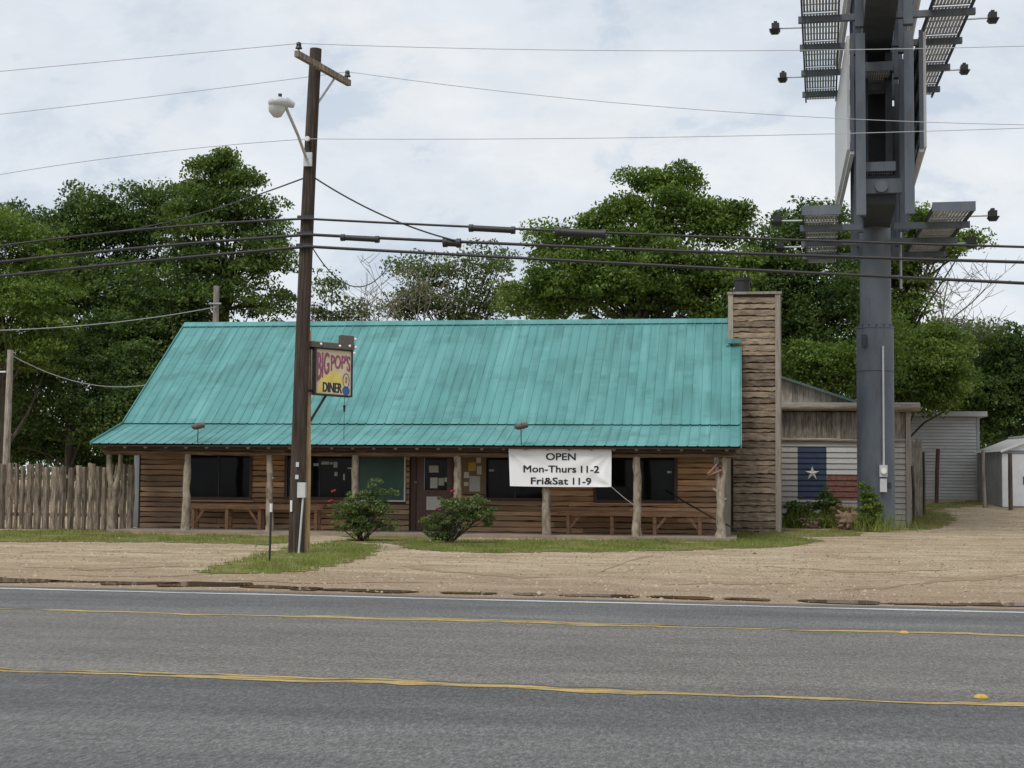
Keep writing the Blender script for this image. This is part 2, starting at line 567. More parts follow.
def turf_mat():
    m, t, b = mat_base('turf_soil')
    q = NT(t)
    n = q.noise(q.pos(), 2.0, 6, 0.65)
    f = q.noise(q.pos(), 24, 4, 0.7)
    c = q.ramp(n, [(0.3, (0.10, 0.125, 0.028)), (0.5, (0.165, 0.17, 0.05)), (0.68, (0.27, 0.215, 0.115))])
    c = q.mix(1.0, c, q.ramp(f, [(0.3, g3(0.6)), (0.7, g3(1.25))]), 'MULTIPLY')
    q.put(b.inputs['Base Color'], c)
    b.inputs['Roughness'].default_value = 0.95
    b.inputs['Specular IOR Level'].default_value = 0.1
    q.bump(f, 0.7, 0.03, b)
    return m
MAT['turf'] = turf_mat()
def asphalt_mat():
    m, t, b = mat_base('worn_asphalt')
    q = NT(t)
    rot = (0, 0, 0.045)
    fine = q.noise(q.pos((1, 0.3, 1)), 75, 2, 0.8)
    speck = q.noise(q.pos((1.0, 0.34, 1)), 30, 3, 0.85)
    lane = q.noise(q.pos((0.03, 0.75, 1), rot=rot), 1.0, 3, 0.5, 0.3)
    blot = q.noise(q.pos((0.5, 1.6, 1), rot=rot), 1.0, 6, 0.65, 0.4)
    sp = q.n('ShaderNodeSeparateXYZ')
    t.links.new(q.pos(), sp.inputs[0])
    yy = q.math('ADD', sp.outputs[1], q.math('MULTIPLY', sp.outputs[0], 0.045))
    # outer lanes: newer bluish chip seal; turning lane between the yellow lines: browner
    la = q.math('COMPARE', yy, 14.55, 2.72)
    c = q.ramp(lane, [(0.34, (0.092, 0.091, 0.090)), (0.5, (0.118, 0.116, 0.113)), (0.66, (0.142, 0.139, 0.135))])
    c2 = q.ramp(lane, [(0.3, (0.132, 0.124, 0.113)), (0.7, (0.168, 0.158, 0.143))])
    c = q.mix(la, c, c2)
    c = q.mix(1.0, c, q.ramp(blot, [(0.3, g3(0.82)), (0.7, g3(1.14))]), 'MULTIPLY')
    c = q.mix(1.0, c, q.ramp(fine, [(0.3, g3(0.62)), (0.5, g3(1.0)), (0.72, g3(1.45))]), 'MULTIPLY')
    c = q.mix(1.0, c, q.ramp(speck, [(0.36, g3(0.70)), (0.5, g3(0.99)), (0.64, g3(1.36))]), 'MULTIPLY')
    q.put(b.inputs['Base Color'], c)
    b.inputs['Roughness'].default_value = 0.8
    b.inputs['Specular IOR Level'].default_value = 0.3
    q.bump(fine, 0.6, 0.012, b)
    return m
MAT['asphalt'] = asphalt_mat()
def paint_line(name, col, wear):
    m, t, b = mat_base(name)
    q = NT(t)
    n = q.noise(q.pos((0.6, 6, 1)), 2.2, 7, 0.75)
    f = q.noise(q.pos(), 38, 3, 0.75)
    c = q.mix(q.ramp(n, [(wear, g3(0)), (wear + 0.14, g3(1))]), (0.12, 0.105, 0.075), col)
    c = q.mix(1.0, c, q.ramp(f, [(0.3, g3(0.65)), (0.65, g3(1.1))]), 'MULTIPLY')
    q.put(b.inputs['Base Color'], c)
    b.inputs['Roughness'].default_value = 0.75
    return m
MAT['yellowline'] = paint_line('worn_yellow_paint', (0.52, 0.36, 0.10), 0.41)
MAT['whiteline'] = paint_line('worn_white_paint', (0.56, 0.555, 0.54), 0.31)
MAT['tar'] = simple('crack_tar', (0.035, 0.034, 0.034), 0.6, var=0.3, scale=9)
def puddle_mat():
    m, t, b = mat_base('muddy_water')
    q = NT(t)
    n = q.noise(q.pos((1, 3, 1)), 1.5, 4)
    q.put(b.inputs['Base Color'], q.ramp(n, [(0.3, (0.10, 0.062, 0.036)), (0.7, (0.17, 0.108, 0.065))]))
    b.inputs['Roughness'].default_value = 0.08
    b.inputs['Specular IOR Level'].default_value = 0.3
    q.bump(q.noise(q.pos(), 5, 2), 0.03, 0.01, b)
    return m
MAT['puddle'] = puddle_mat()

# ================================================================== SETTING
def axis(a, b, step, far_lo, far_hi):
    mid = list(np.arange(a, b + 1e-6, step))
    lo, hi, s = [], [], step * 1.6
    x = a
    while x > far_lo:
        x -= s
        s *= 1.5
        lo.append(max(x, far_lo))
    x, s = b, step * 1.6
    while x < far_hi:
        x += s
        s *= 1.5
        hi.append(min(x, far_hi))
    return lo[::-1] + mid + hi
gx, gy = axis(-32, 20, 0.5, -900, 900), axis(18, 72, 0.5, -80, 1600)
gv = [(x, y, gz(x, y)) for y in gy for x in gx]
nx = len(gx)
gf = [(j * nx + i, j * nx + i + 1, (j + 1) * nx + i + 1, (j + 1) * nx + i) for j in range(len(gy) - 1) for i in range(nx - 1)]
tag(mobj('ground', np_mesh('ground', gv, gf, True), MAT['ground']), kind='structure')

ROADS = -0.045
def ry(x, y0):
    """y on a line parallel to the road that crosses x=-3 at y0"""
    return y0 + ROADS * (x + 3)
def strip(name, xs, lo, hi, z, mat):
    """lo, hi: functions of x giving the y of both edges"""
    v, f = [], []
    for x in xs:
        a, b = lo(x), hi(x)
        v += [(x, a, gz(x, a) + z), (x, b, gz(x, b) + z)]
    for i in range(len(xs) - 1):
        f.append((2 * i, 2 * i + 2, 2 * i + 3, 2 * i + 1))
    return mobj(name, np_mesh(name, v, f), mat)
def wob(x, seed, amps=((0.35, 1.0), (0.9, 0.5), (2.3, 0.3), (5.1, 0.2))):
    return sum(a * sin(x * k + seed * (1.7 + k)) for k, a in amps)
xs_road = list(np.arange(-300, -32, 8)) + list(np.arange(-32, 22, 0.2)) + list(np.arange(22, 300, 8))
tag(strip('road', xs_road, lambda x: ry(x, 1.0), lambda x: ry(x, 21.0) + 0.05 * wob(x, 3) + 0.04 * wob(x * 3.1, 8), 0.006, MAT['asphalt']), kind='structure')
# white edge line
tag(strip('white_edge_line', xs_road, lambda x: ry(x, 20.40) + 0.02 * wob(x * 3, 7), lambda x: ry(x, 20.55) + 0.03 * wob(x * 4, 5), 0.010, MAT['whiteline']), kind='structure')
# wavering yellow lines of the turning lane
def yellow(name, y0, seed, wid, amp):
    hf = ((1.1, 0.8), (2.7, 0.6), (5.3, 0.5), (9.7, 0.35), (17.0, 0.25))
    c = lambda x: ry(x, y0) + amp * wob(x, seed, hf)
    h = lambda x: wid * max(0.25, 0.75 + 0.3 * wob(x * 0.8, seed + 2, hf))
    tag(strip(name, xs_road, lambda x: c(x) - h(x) / 2, lambda x: c(x) + h(x) / 2, 0.010, MAT['yellowline']), kind='structure')
    tag(strip('tar_seam', xs_road, lambda x: c(x) + h(x) * 0.5 + 0.002, lambda x: c(x) + h(x) * 0.5 + 0.02 + 0.05 * max(0, wob(x * 1.9, seed + 5)), 0.0105, MAT['tar']), kind='structure')
    return c
cy1 = yellow('yellow_lane_line', 17.33, 2.0, 0.25, 0.06)
cy2 = yellow('yellow_lane_line', 11.90, 6.0, 0.21, 0.045)
# doubled strands where the line was repainted
for (x0, x1, cfun, dy, wd) in ((-5.6, -2.4, cy2, 0.16, 0.07), (-8.0, -5.7, cy2, 0.13, 0.05), (-4.3, -0.6, cy1, 0.17, 0.08)):
    xs = list(np.arange(x0, x1, 0.12))
    tag(strip('yellow_lane_line', xs, lambda x: cfun(x) + dy + 0.02 * wob(x * 2, 1) - wd / 2 * min(1, (x - x0) * 3, (x1 - x) * 3),
              lambda x: cfun(x) + dy + 0.02 * wob(x * 2, 1) + wd / 2 * min(1, (x - x0) * 3, (x1 - x) * 3), 0.011, MAT['yellowline']), kind='structure')
# raised yellow pavement markers
for (px, py, lab) in ((904, 634, 'small yellow road reflector on the far yellow line'), (981, 699, 'small yellow road reflector beside the near yellow line')):
    p = G(px, py)
    b = MB()
    b.tube([(p.x, p.y, 0.010), (p.x, p.y, 0.022), (p.x, p.y, 0.034)], [0.055, 0.05, 0.028], 14)
    tag(b.build('pavement_marker', MAT['marker']), lab, 'road reflector', 'pavement markers on the yellow lines')
# puddles along the road edge
def puddle(px0, py0, px1, py1, tpx, seed):
    """pixel ends of the pool's middle line and its thickness in pixels"""
    p0, p1 = G(px0, py0), G(px1, py1)
    th_ = (G((px0 + px1) / 2, (py0 + py1) / 2 - tpx / 2).y - G((px0 + px1) / 2, (py0 + py1) / 2 + tpx / 2).y)
    xs = list(np.arange(p0.x, p1.x + 0.01, 0.06))
    L = p1.x - p0.x
    hf = ((1.3, 0.5), (2.9, 0.35), (6.1, 0.15))
    env = lambda x: max(0.0, min(1, (x - p0.x) / L * 7, (p1.x - x) / L * 7)) ** 0.6
    wl = lambda x: env(x) * th_ / 2 * max(0.1, 0.75 + 0.5 * wob(x, seed, hf))
    wh = lambda x: env(x) * th_ / 2 * max(0.1, 0.75 + 0.5 * wob(x, seed + 3, hf))
    c = lambda x: p0.y + (p1.y - p0.y) * (x - p0.x) / L + 0.05 * wob(x, seed + 1, hf)
    tag(strip('puddle', xs, lambda x: c(x) - wl(x) - 0.004, lambda x: c(x) + wh(x) + 0.004, 0.012, MAT['puddle']), kind='structure')
for k_, a_ in enumerate(((-90, 578, 62, 581.5, 4.5), (50, 581, 120, 582.5, 1.6), (104, 583, 178, 584, 3.2), (160, 584.5, 250, 586, 4.6), (236, 586.5, 300, 588.8, 2.2), (290, 589, 322, 590, 2.4),
                         (316, 590, 420, 592.2, 2.0), (440, 592.6, 500, 594, 1.6), (512, 594, 545, 595, 2.0), (556, 595.5, 640, 597.4, 2.2), (645, 597.6, 716, 599.4, 2.2),
                         (722, 599.3, 772, 600.6, 2.0), (796, 601, 884, 603, 3.0), (880, 603.4, 968, 605.4, 1.7), (955, 604.2, 1100, 607.5, 3.4))):
    puddle(*a_[:4], a_[4] * 1.4, k_ * 2 + 1)

# shallow tyre ruts and damp streaks in the lot
MAT['damp'] = simple('damp_rut_soil', (0.27, 0.195, 0.125), 0.9, var=0.3, scale=3, stretch=(1, 2, 1), spec=0.15)
def rut(pix, tpx, seed):
    P_ = [G(*q_) for q_ in pix]
    v, f = [], []
    N = 60
    for i in range(N + 1):
        t = i / N * (len(P_) - 1)
        k = min(len(P_) - 2, int(t))
        p = P_[k].lerp(P_[k + 1], t - k)
        px_m = FPX * 1.6 / (p.y * p.y)
        e = min(1, i / N * 5, (1 - i / N) * 5)
        h1 = tpx / px_m / 2 * e * max(0.05, 0.6 + 0.6 * wob(i * 0.5, seed))
        h2 = tpx / px_m / 2 * e * max(0.05, 0.6 + 0.6 * wob(i * 0.5, seed + 4))
        v += [(p.x, p.y - h1, gz(p.x, p.y - h1) + 0.005), (p.x, p.y + h2, gz(p.x, p.y + h2) + 0.005)]
    f = [(2 * i, 2 * i + 2, 2 * i + 3, 2 * i + 1) for i in range(N)]
    tag(mobj('tyre_rut', np_mesh('tyre_rut', v, f), MAT['damp']), kind='structure')
rut([(660, 585), (740, 583), (800, 584)], 3.0, 1)
rut([(840, 590), (930, 583), (1040, 572)], 2.6, 3)
rut([(588, 579), (604, 570), (630, 561), (655, 555)], 2.2, 5)
rut([(20, 567), (90, 569), (190, 566)], 2.4, 7)
rut([(400, 566), (470, 574), (560, 578)], 2.6, 9)
rut([(215, 580), (330, 583), (430, 582)], 2.0, 11)
rut([(760, 566), (850, 572), (960, 570)], 1.8, 13)
rut([(60, 575), (150, 577), (215, 574)], 1.8, 15)

# ---- turf patches: soil sheet + blades
def inside(poly, x, y):
    c = False
    n = len(poly)
    j = n - 1
    for i in range(n):
        xi, yi = poly[i]
        xj, yj = poly[j]
        if (yi > y) != (yj > y) and x < (xj - xi) * (y - yi) / (yj - yi) + xi:
            c = not c
        j = i
    return c
BL = {'grass': [], 'drygrass': []}
def turf(pix, step, dens, h, dry=0.1):
    poly = [(p.x, p.y) for p in (G(*q) for q in pix)]
    x0, x1 = min(p[0] for p in poly), max(p[0] for p in poly)
    y0, y1 = min(p[1] for p in poly), max(p[1] for p in poly)
    jig = lambda x, y: (x + 0.10 * sin(y * 5.1 + x * 3) + 0.07 * sin(y * 13), y + 0.12 * sin(x * 3.3) + 0.09 * sin(x * 9.7 + 1) + 0.05 * sin(x * 21))
    nx_, ny_ = int((x1 - x0) / step) + 2, int((y1 - y0) / step) + 2
    vid, v, f = {}, [], []
    def vv(i, j):
        if (i, j) not in vid:
            x, y = x0 + i * step, y0 + j * step
            vid[(i, j)] = len(v)
            v.append((x, y, gz(x, y) + 0.009))
        return vid[(i, j)]
    for i in range(-2, nx_ + 2):
        for j in range(-2, ny_ + 2):
            x, y = x0 + (i + 0.5) * step, y0 + (j + 0.5) * step
            if inside(poly, *jig(x, y)):
                f.append((vv(i, j), vv(i + 1, j), vv(i + 1, j + 1), vv(i, j + 1)))
    tag(mobj('turf', np_mesh('turf', v, f), MAT['turf']), kind='structure')
    n = int(len(f) * step * step * dens)
    va = np.array(v)
    fa = np.array(f)
    pick = rng.integers(0, len(f), n)
    c = va[fa[pick, 0]] + np.column_stack([rng.normal(step / 2, 0.14, n), rng.normal(step / 2, 0.2, n), np.full(n, -0.008)])
    patch = np.sin(c[:, 0] * 2.3 + 1) + np.sin(c[:, 1] * 3.1 + c[:, 0] * 1.3) + np.sin(c[:, 0] * 5.7 + c[:, 1] * 2.1) * 0.8
    keep = rng.random(n) < np.clip(0.52 + 0.3 * patch, 0.08, 1)
    c = c[keep]
    n = len(c)
    isdry = rng.random(n) < dry
    for k, sel in (('grass', ~isdry), ('drygrass', isdry)):
        cc = c[sel]
        BL[k].append((cc, rng.uniform(0.35, 1.0, len(cc)) * h))
def blades(name, mat, items, label, cat, wd=0.016):
    c = np.concatenate([i[0] for i in items])
    h = np.concatenate([i[1] for i in items])
    n = len(c)
    a = rng.uniform(0, 2 * pi, n)
    t = np.column_stack([np.cos(a), np.sin(a), np.zeros(n)])
    lean = np.column_stack([rng.normal(0, 0.35, n), rng.normal(0, 0.35, n), np.ones(n)])
    ww = (wd * rng.uniform(0.6, 1.3, n))[:, None]
    v = np.stack([c - t * ww / 2, c + t * ww / 2, c + lean * h[:, None]], 1).reshape(-1, 3)
    f = np.arange(3 * n).reshape(-1, 3)
    return tag(mobj(name, np_mesh(name, v, f), mat), label, cat, kind='stuff')
turf([(202, 571), (232, 562), (262, 554), (300, 546), (345, 541), (374, 545), (371, 555), (345, 563), (300, 572), (262, 574), (215, 574)], 0.13, 420, 0.11, 0.16)
turf([(-60, 530), (110, 531), (135, 534), (290, 536), (300, 541), (265, 545), (200, 543), (80, 542), (-60, 542)], 0.13, 320, 0.10, 0.3)
turf([(396, 545), (440, 540), (600, 540), (720, 540), (790, 536), (824, 541), (790, 547), (700, 550), (600, 552), (480, 553), (425, 551)], 0.13, 420, 0.10, 0.16)
turf([(345, 535), (420, 536), (440, 539), (400, 544), (350, 541)], 0.13, 60, 0.08, 0.6)
turf([(732, 531), (860, 529), (860, 536), (780, 537), (735, 538)], 0.13, 160, 0.12, 0.55)
turf([(908, 521), (925, 511), (948, 513), (955, 520), (940, 528), (908, 531)], 0.16, 240, 0.18, 0.6)
turf([(905, 508), (940, 503), (985, 500), (1060, 497), (1060, 500), (1000, 504), (950, 508), (925, 512)], 0.2, 150, 0.15, 0.6)
tag(blades('grass', MAT['grass'], BL['grass'], 'short green grass along the porch and round the power pole', 'grass'), kind='stuff')
tag(blades('dry_grass', MAT['drygrass'], BL['drygrass'], 'dry straw-coloured grass mixed into the green turf', 'grass'), kind='stuff')

# ---- loose gravel on the lot
def pebbles(n):
    pts = []
    while len(pts) < n:
        px, py = random.uniform(-20, 1044), random.uniform(505, 606)
        if py < 538 and px < 900: continue
        p = G(px, py)
        if p.y < ry(p.x, 21.3) or p.y > 62: continue
        wgt = 1.0 if (px > 620 and py < 575) or py < 562 else 0.45
        if random.random() < wgt: pts.append(p)
    c = np.array([tuple(p) for p in pts])
    r = rng.lognormal(-4.25, 0.42, n).clip(0.007, 0.05)
    u = np.array([(1, 0, 0), (0, 1, 0), (-1, 0, 0), (0, -1, 0), (0, 0, 0.75), (0, 0, -0.3)])
    jv = u[None] * (r[:, None, None]) * rng.uniform(0.6, 1.3, (n, 6, 1))
    a = rng.uniform(0, 2 * pi, n)
    ca, sa = np.cos(a)[:, None], np.sin(a)[:, None]
    x = jv[:, :, 0] * ca - jv[:, :, 1] * sa
    y = jv[:, :, 0] * sa + jv[:, :, 1] * ca
    v = (np.stack([x, y, jv[:, :, 2]], 2) + c[:, None, :]).reshape(-1, 3)
    tri = np.array([(0, 1, 4), (1, 2, 4), (2, 3, 4), (3, 0, 4)])
    f = (tri[None] + 6 * np.arange(n)[:, None, None]).reshape(-1, 3)
    m, t, b = mat_base('loose_stone')
    q = NT(t)
    isl = q.n('ShaderNodeNewGeometry').outputs['Random Per Island']
    q.put(b.inputs['Base Color'], q.ramp(isl, [(0, (0.10, 0.075, 0.052)), (0.35, (0.27, 0.20, 0.135)), (0.8, (0.40, 0.315, 0.21)), (1, (0.47, 0.39, 0.29))]))
    b.inputs['Roughness'].default_value = 0.9
    tag(mobj('gravel', np_mesh('gravel', v, f), m), 'loose pale gravel scattered over the parking lot', 'gravel', kind='stuff')
pebbles(15000)

# ================================================================== DINER BUILDING
XL, XR = -17.75, 0.0
YE, YB, YRG = 40.0, 42.3, 47.0            # eave, pitch break, ridge
ZE, ZB, ZR = 2.57, 3.21, 6.58
YW = 42.7                                 # front wall
SLAB = 0.20
diner = thing('diner_building', (-8.9, 42.7, 0.1), 'long wooden diner with teal metal roof, log porch and plank chimney', 'building')

def plank_mesh(L, h, t, jit=0.025, seg=None, top_t=0.35):
    """waney-edged plank: x along 0..L, front towards -y, ragged lower edge"""
    n = seg or max(2, min(12, int(L / 0.22)))
    ph = random.uniform(0, 50)
    v, f = [], []
    for i in range(n + 1):
        x = L * i / n
        lo = jit * (sin(x * 2.1 + ph) * 0.6 + random.uniform(-0.8, 0.8))
        tt = t * random.uniform(0.8, 1.2)
        up_ = h - 0.012 + 0.5 * jit * (sin(x * 1.7 + ph * 2) * 0.5 + random.uniform(-0.6, 0.6))
        v += [(x, 0.0, up_), (x, -tt * 0.85, up_ - 0.012), (x, -tt, lo + 0.012), (x, 0.0, lo)]
    for i in range(n):
        a, b = 4 * i, 4 * i + 4
        for k in range(3):
            f.append((a + k, a + k + 1, b + k + 1, b + k))
    e = 4 * n
    f += [(0, 1, 2, 3)[::-1], (e, e + 1, e + 2, e + 3)]
    me = bpy.data.meshes.new('plank')
    me.from_pydata(v, [], f)
    me.update()
    return me
def cut(x0, x1, holes):
    segs = [(x0, x1)]
    for a, b in holes:
        ns = []
        for s, e in segs:
            if b <= s or a >= e:
                ns.append((s, e))
            else:
                if a - s > 0.05: ns.append((s, a))
                if e - b > 0.05: ns.append((b, e))
        segs = ns
    return segs

# porch slab and walls
b = MB()
b.span((XL + 0.55, YE + 0.05, 0.0), (XR - 0.1, YW + 0.02, SLAB))
b.build('porch_slab', MAT['concrete'], diner)
b = MB()
xwl, xwr = X_at(138, YW), -0.42
b.span((xwl, YW, SLAB - 0.1), (xwr, YW + 0.15, 3.15))
front = b.build('front_wall', MAT['deck'], diner)
b = MB()
for xg in (xwl + 0.01, xwr - 0.16):      # gable walls
    b.prism([(xg, YW + 0.16, 0.0), (xg, 51.2, 0.0), (xg, 51.2, 3.2), (xg, YRG, 6.3), (xg, YW + 0.16, 3.2)], (0.15, 0, 0))
b.span((xwl + 0.2, 51.0, 0), (xwr - 0.2, 51.15, 3.3))
b.build('rear_and_gable_walls', MAT['deck'], diner)

# openings: name, px0, px1, top py, bottom py
OPEN = [('window', 189, 250, 452, 497), ('window', 288, 353, 452, 497), ('window', 359, 404.5, 452, 500), ('door', 412, 455, 452, 529),
        ('board', 463.5, 484, 450, 493), ('window', 487, 544, 452, 498), ('window', 597, 674.5, 452, 500)]
holes = []
for (k, a, c, t, bt) in OPEN:
    z0 = SLAB if k == 'door' else PY((a + c) / 2, bt, YW).z
    z1 = 2.36 if k != 'board' else 2.42
    holes.append((k, X_at(a, YW), X_at(c, YW), z0, z1))
ROW = 0.148
z = SLAB + 0.0
while z < 2.75:
    hz = [(h[1] - 0.06, h[2] + 0.06) for h in holes if h[0] != 'board' and h[3] - 0.04 < z + ROW * 0.6 and h[4] > z + 0.02]
    row_h = ROW * random.uniform(0.88, 1.15)
    for (s, e) in cut(xwl + 0.1, xwr - 0.02, hz):
        x = s
        while x < e - 0.05:
            L = min(e - x, random.uniform(2.2, 3.8))
            if e - x - L < 0.5: L = e - x
            me = plank_mesh(L - 0.006, row_h, 0.05, 0.017)
            mobj('plank', me, MAT['siding'], front, (x, YW - 0.002, z))
            x += L
    z += row_h
# windows
for i, (k, a, c, z0, z1) in enumerate(holes):
    w_ = c - a
    if k == 'window':
        fm = MAT['white'] if i == 2 else MAT['paintwood']
        t = 0.045 if i == 2 else 0.09
        m = MB()
        y0, y1 = YW - 0.075, YW - 0.003
        m.span((a - t, y0, z0 - t), (a, y1, z1 + t)).span((c, y0, z0 - t), (c + t, y1, z1 + t))
        m.span((a, y0, z0 - t), (c, y1, z0)).span((a, y0, z1), (c, y1, z1 + t))
        win = m.build('window', fm, diner)
        n = 1 if i == 2 else 2
        for j in range(n):
            xa, xb = a + w_ * j / n, a + w_ * (j + 1) / n
            m = MB()
            m.span((xa + 0.012, YW - 0.034, z0 + 0.01), (xb - 0.012, YW - 0.026, z1 - 0.01))
            m.build('pane', MAT['shutter'] if i == 2 else MAT['glass'], win)
            if j:
                m = MB()
                m.span((xa - 0.02, YW - 0.06, z0), (xa + 0.02, YW - 0.035, z1))
                m.build('mullion', MAT['black'], win)
        if i != 2:
            m = MB()
            m.span((a - 0.14, YW - 0.14, z0 - t - 0.04), (c + 0.14, YW - 0.01, z0 - t - 0.001))
            m.build('sill', MAT['siding'], win)
        if i == 1:      # pale decals and small cards in this window
            for (pa, pb, ta, tb) in ((321, 329, 461.5, 464.6), (329.7, 333, 462, 464.4), (333.6, 337.4, 461.8, 467.5), (313.5, 318.6, 463.2, 466), (347.5, 351.5, 467.5, 469), (334.5, 337.5, 472, 476), (343.2, 344.8, 474, 480)):
                p, q_ = PY(pa, ta, YW - 0.04), PY(pb, tb, YW - 0.04)
                m = MB()
                m.span((p.x, YW - 0.042, q_.z), (q_.x, YW - 0.037, p.z))
                m.build('window_card', MAT['steel'], win)
        if i == 5:
            p, q_ = PY(489, 469.5, YW - 0.04), PY(494, 471.5, YW - 0.04)
            MB().span((p.x, YW - 0.042, q_.z), (q_.x, YW - 0.037, p.z)).build('window_card', MAT['steel'], win)
        if i == 6:
            p, q_ = PY(667, 471, YW - 0.04), PY(671.5, 473.2, YW - 0.04)
            MB().span((p.x, YW - 0.042, q_.z), (q_.x, YW - 0.037, p.z)).build('window_card', MAT['steel'], win)
    elif k == 'door':
        m = MB()
        fx = 0.14
        m.span((a, YW - 0.09, SLAB), (a + fx, YW - 0.003, z1 + 0.1)).span((c - 0.09, YW - 0.09, SLAB), (c, YW - 0.003, z1 + 0.1))
        m.span((a + fx, YW - 0.09, z1), (c - 0.09, YW - 0.003, z1 + 0.1))
        m.build('door_frame', MAT['paintwood'], diner)
        m = MB()
        da, db = a + fx + 0.004, c - 0.094
        g0, g1 = PY(425, 490, YW).z, z1 - 0.1
        ga, gb = da + 0.24, db - 0.13
        m.span((da, YW - 0.055, SLAB + 0.01), (ga, YW - 0.004, z1 - 0.004)).span((gb, YW - 0.055, SLAB + 0.01), (db, YW - 0.004, z1 - 0.004))
        m.span((ga, YW - 0.055, SLAB + 0.01), (gb, YW - 0.004, g0)).span((ga, YW - 0.055, g1), (gb, YW - 0.004, z1 - 0.004))
        m.span((ga + 0.03, YW - 0.06, SLAB + 0.28), (gb - 0.03, YW - 0.056, g0 - 0.12))
        door = m.build('door', MAT['doorred'], diner)
        MB().span((ga + 0.002, YW - 0.03, g0 + 0.002), (gb - 0.002, YW - 0.022, g1 - 0.002)).build('glass', MAT['glass'], door)
        MB().span((ga - 0.018, YW - 0.064, g0), (ga - 0.002, YW - 0.056, g1)).build('glazing_bead', MAT['steel'], door)
        p = PY(415.7, 482, YW - 0.1)
        MB().sphere(p, 0.045).tube([(p.x, YW - 0.1, p.z), (p.x, YW - 0.055, p.z)], 0.02).build('handle', MAT['steel'], door)
        for (pa, pb, ta, tb) in ((429, 438.5, 465.5, 472.5), (430.2, 437.4, 477.5, 488.2), (438.5, 444, 478, 485.5), (444.6, 447.6, 477.6, 482)):
            p, q_ = PY(pa, ta, YW - 0.035), PY(pb, tb, YW - 0.035)
            MB().span((p.x, YW - 0.037, q_.z), (q_.x, YW - 0.0325, p.z)).build('notice', MAT['cream'], door)
        p, q_ = PY(426.5, 496.5, YW - 0.065), PY(440.5, 510, YW - 0.065)
        nb = MB().span((p.x, YW - 0.068, q_.z), (q_.x, YW - 0.0605, p.z)).build('notice', MAT['cream'], door)
    else:
        m = MB()
        m.span((a - 0.07, YW - 0.10, z0 - 0.02), (c + 0.07, YW - 0.05, z1))
        brd = m.build('bulletin_board', MAT['cork'], diner)
        for (pa, pb, ta, tb, mt) in ((464, 470, 454, 461, 'cork'), (468.5, 476, 462.5, 471, 'yellowpaper'), (476.5, 481, 456, 463, 'cream'), (469.5, 480, 476, 491.5, 'cream'),
                                     (464, 469, 472, 478, 'cream'), (464, 468.5, 482, 486, 'cream'), (477, 481.5, 466, 474.5, 'cream'), (472, 476, 472, 475.5, 'cork')):
            p, q_ = PY(pa, ta, YW - 0.1), PY(pb, tb, YW - 0.1)
            MB().span((p.x, YW - 0.107, q_.z), (q_.x, YW - 0.1005, p.z)).build('notice', MAT[mt], brd)
# corner trims
MB().span((xwl - 0.10, YW - 0.08, SLAB), (xwl + 0.06, YW + 0.10, 2.85)).build('corner_trim', MAT['greytrim'], diner)
MB().span((xwr - 0.02, YW - 0.08, SLAB - 0.08), (xwr + 0.15, YW + 0.10, 2.85)).build('corner_trim', MAT['trimgrey'], diner)

# eave beam, rafters
YP = 40.42
b = MB()
n = 40
pts = [(XL + 0.25 + (XR - XL - 0.35) * i / n, YP + 0.02 * wob(i, 2), 2.325 + 0.010 * wob(i * 1.1, 3)) for i in range(n + 1)]
b.tube(pts, [0.072 + 0.012 * wob(i * 0.7, 1) for i in range(n + 1)], 8, jit=0.06)
b.build('eave_beam', MAT['beam'], diner)
b = MB()
b.span((XL + 0.2, YE + 0.26, 2.40), (XR - 0.12, YE + 0.31, 2.585))
b.build('fascia', MAT['deck'], diner)
slope_p = atan2(ZB - ZE, YB - YE)
nr = 30
rm = None
for i in range(nr):
    x = XL + 0.35 + (XR - XL - 0.7) * i / (nr - 1)
    if rm is None:
        q_ = MB()
        q_.tube([(0, 0, 0), (0, 2.35, 2.35 * math.tan(slope_p))], 0.05, 7)
        rm = q_.mesh('rafter')
    mobj('rafter', rm, MAT['postlog'], diner, (x, YE + 0.10, ZE - 0.085))

# roof: deck with each metal sheet a piece
roof = MB()
th = 0.05
roof.prism([(XL + 0.03, YE + 0.05, ZE - 0.035), (XL + 0.03, YB, ZB - 0.035), (XL + 0.03, YRG, ZR - 0.04), (XL + 0.03, 51.9, ZE + 0.1), (XL + 0.03, 51.9, ZE + 0.05),
            (XL + 0.03, YRG, ZR - 0.10), (XL + 0.03, YB, ZB - 0.09), (XL + 0.03, YE + 0.05, ZE - 0.08)], (XR - XL - 0.06, 0, 0))
roof = roof.build('roof', MAT['deck'], diner)
NP, RIB = 22, 3
PW = (XR - XL) / NP
def sheet(p0, p1):
    """ribbed sheet between two (y, z) lines, x 0..PW"""
    pitch = PW / RIB
    prof = []
    for k in range(RIB):
        x = k * pitch
        prof += [(x, 0.0), (x + pitch * 0.80, 0.0), (x + pitch * 0.86, 0.018), (x + pitch * 0.95, 0.018)]
    prof.append((PW + 0.001, 0.0))
    d = Vector((0, p1[0] - p0[0], p1[1] - p0[1])).normalized()
    nrm = Vector((0, -d.z, d.y))
    v = []
    for (x, h) in prof:
        for (y, zz) in (p0, p1):
            q_ = Vector((x, y, zz)) + nrm * h
            v.append(q_ - Vector((0, p0[0], p0[1])))
    m = len(prof)
    f = [(2 * i, 2 * i + 2, 2 * i + 3, 2 * i + 1) for i in range(m - 1)]
    me = bpy.data.meshes.new('roof_sheet')
    me.from_pydata([tuple(q_) for q_ in v], [], f)
    me.update()
    return me
ym = YB + (YRG - YB) * 0.52
zm = ZB + (ZR - ZB) * 0.52
rows = [('porch_roof_sheet', (YE, ZE), (YB + 0.10, ZB + 0.028)), ('roof_sheet', (YB - 0.11, ZB + 0.005), (YRG, ZR))]
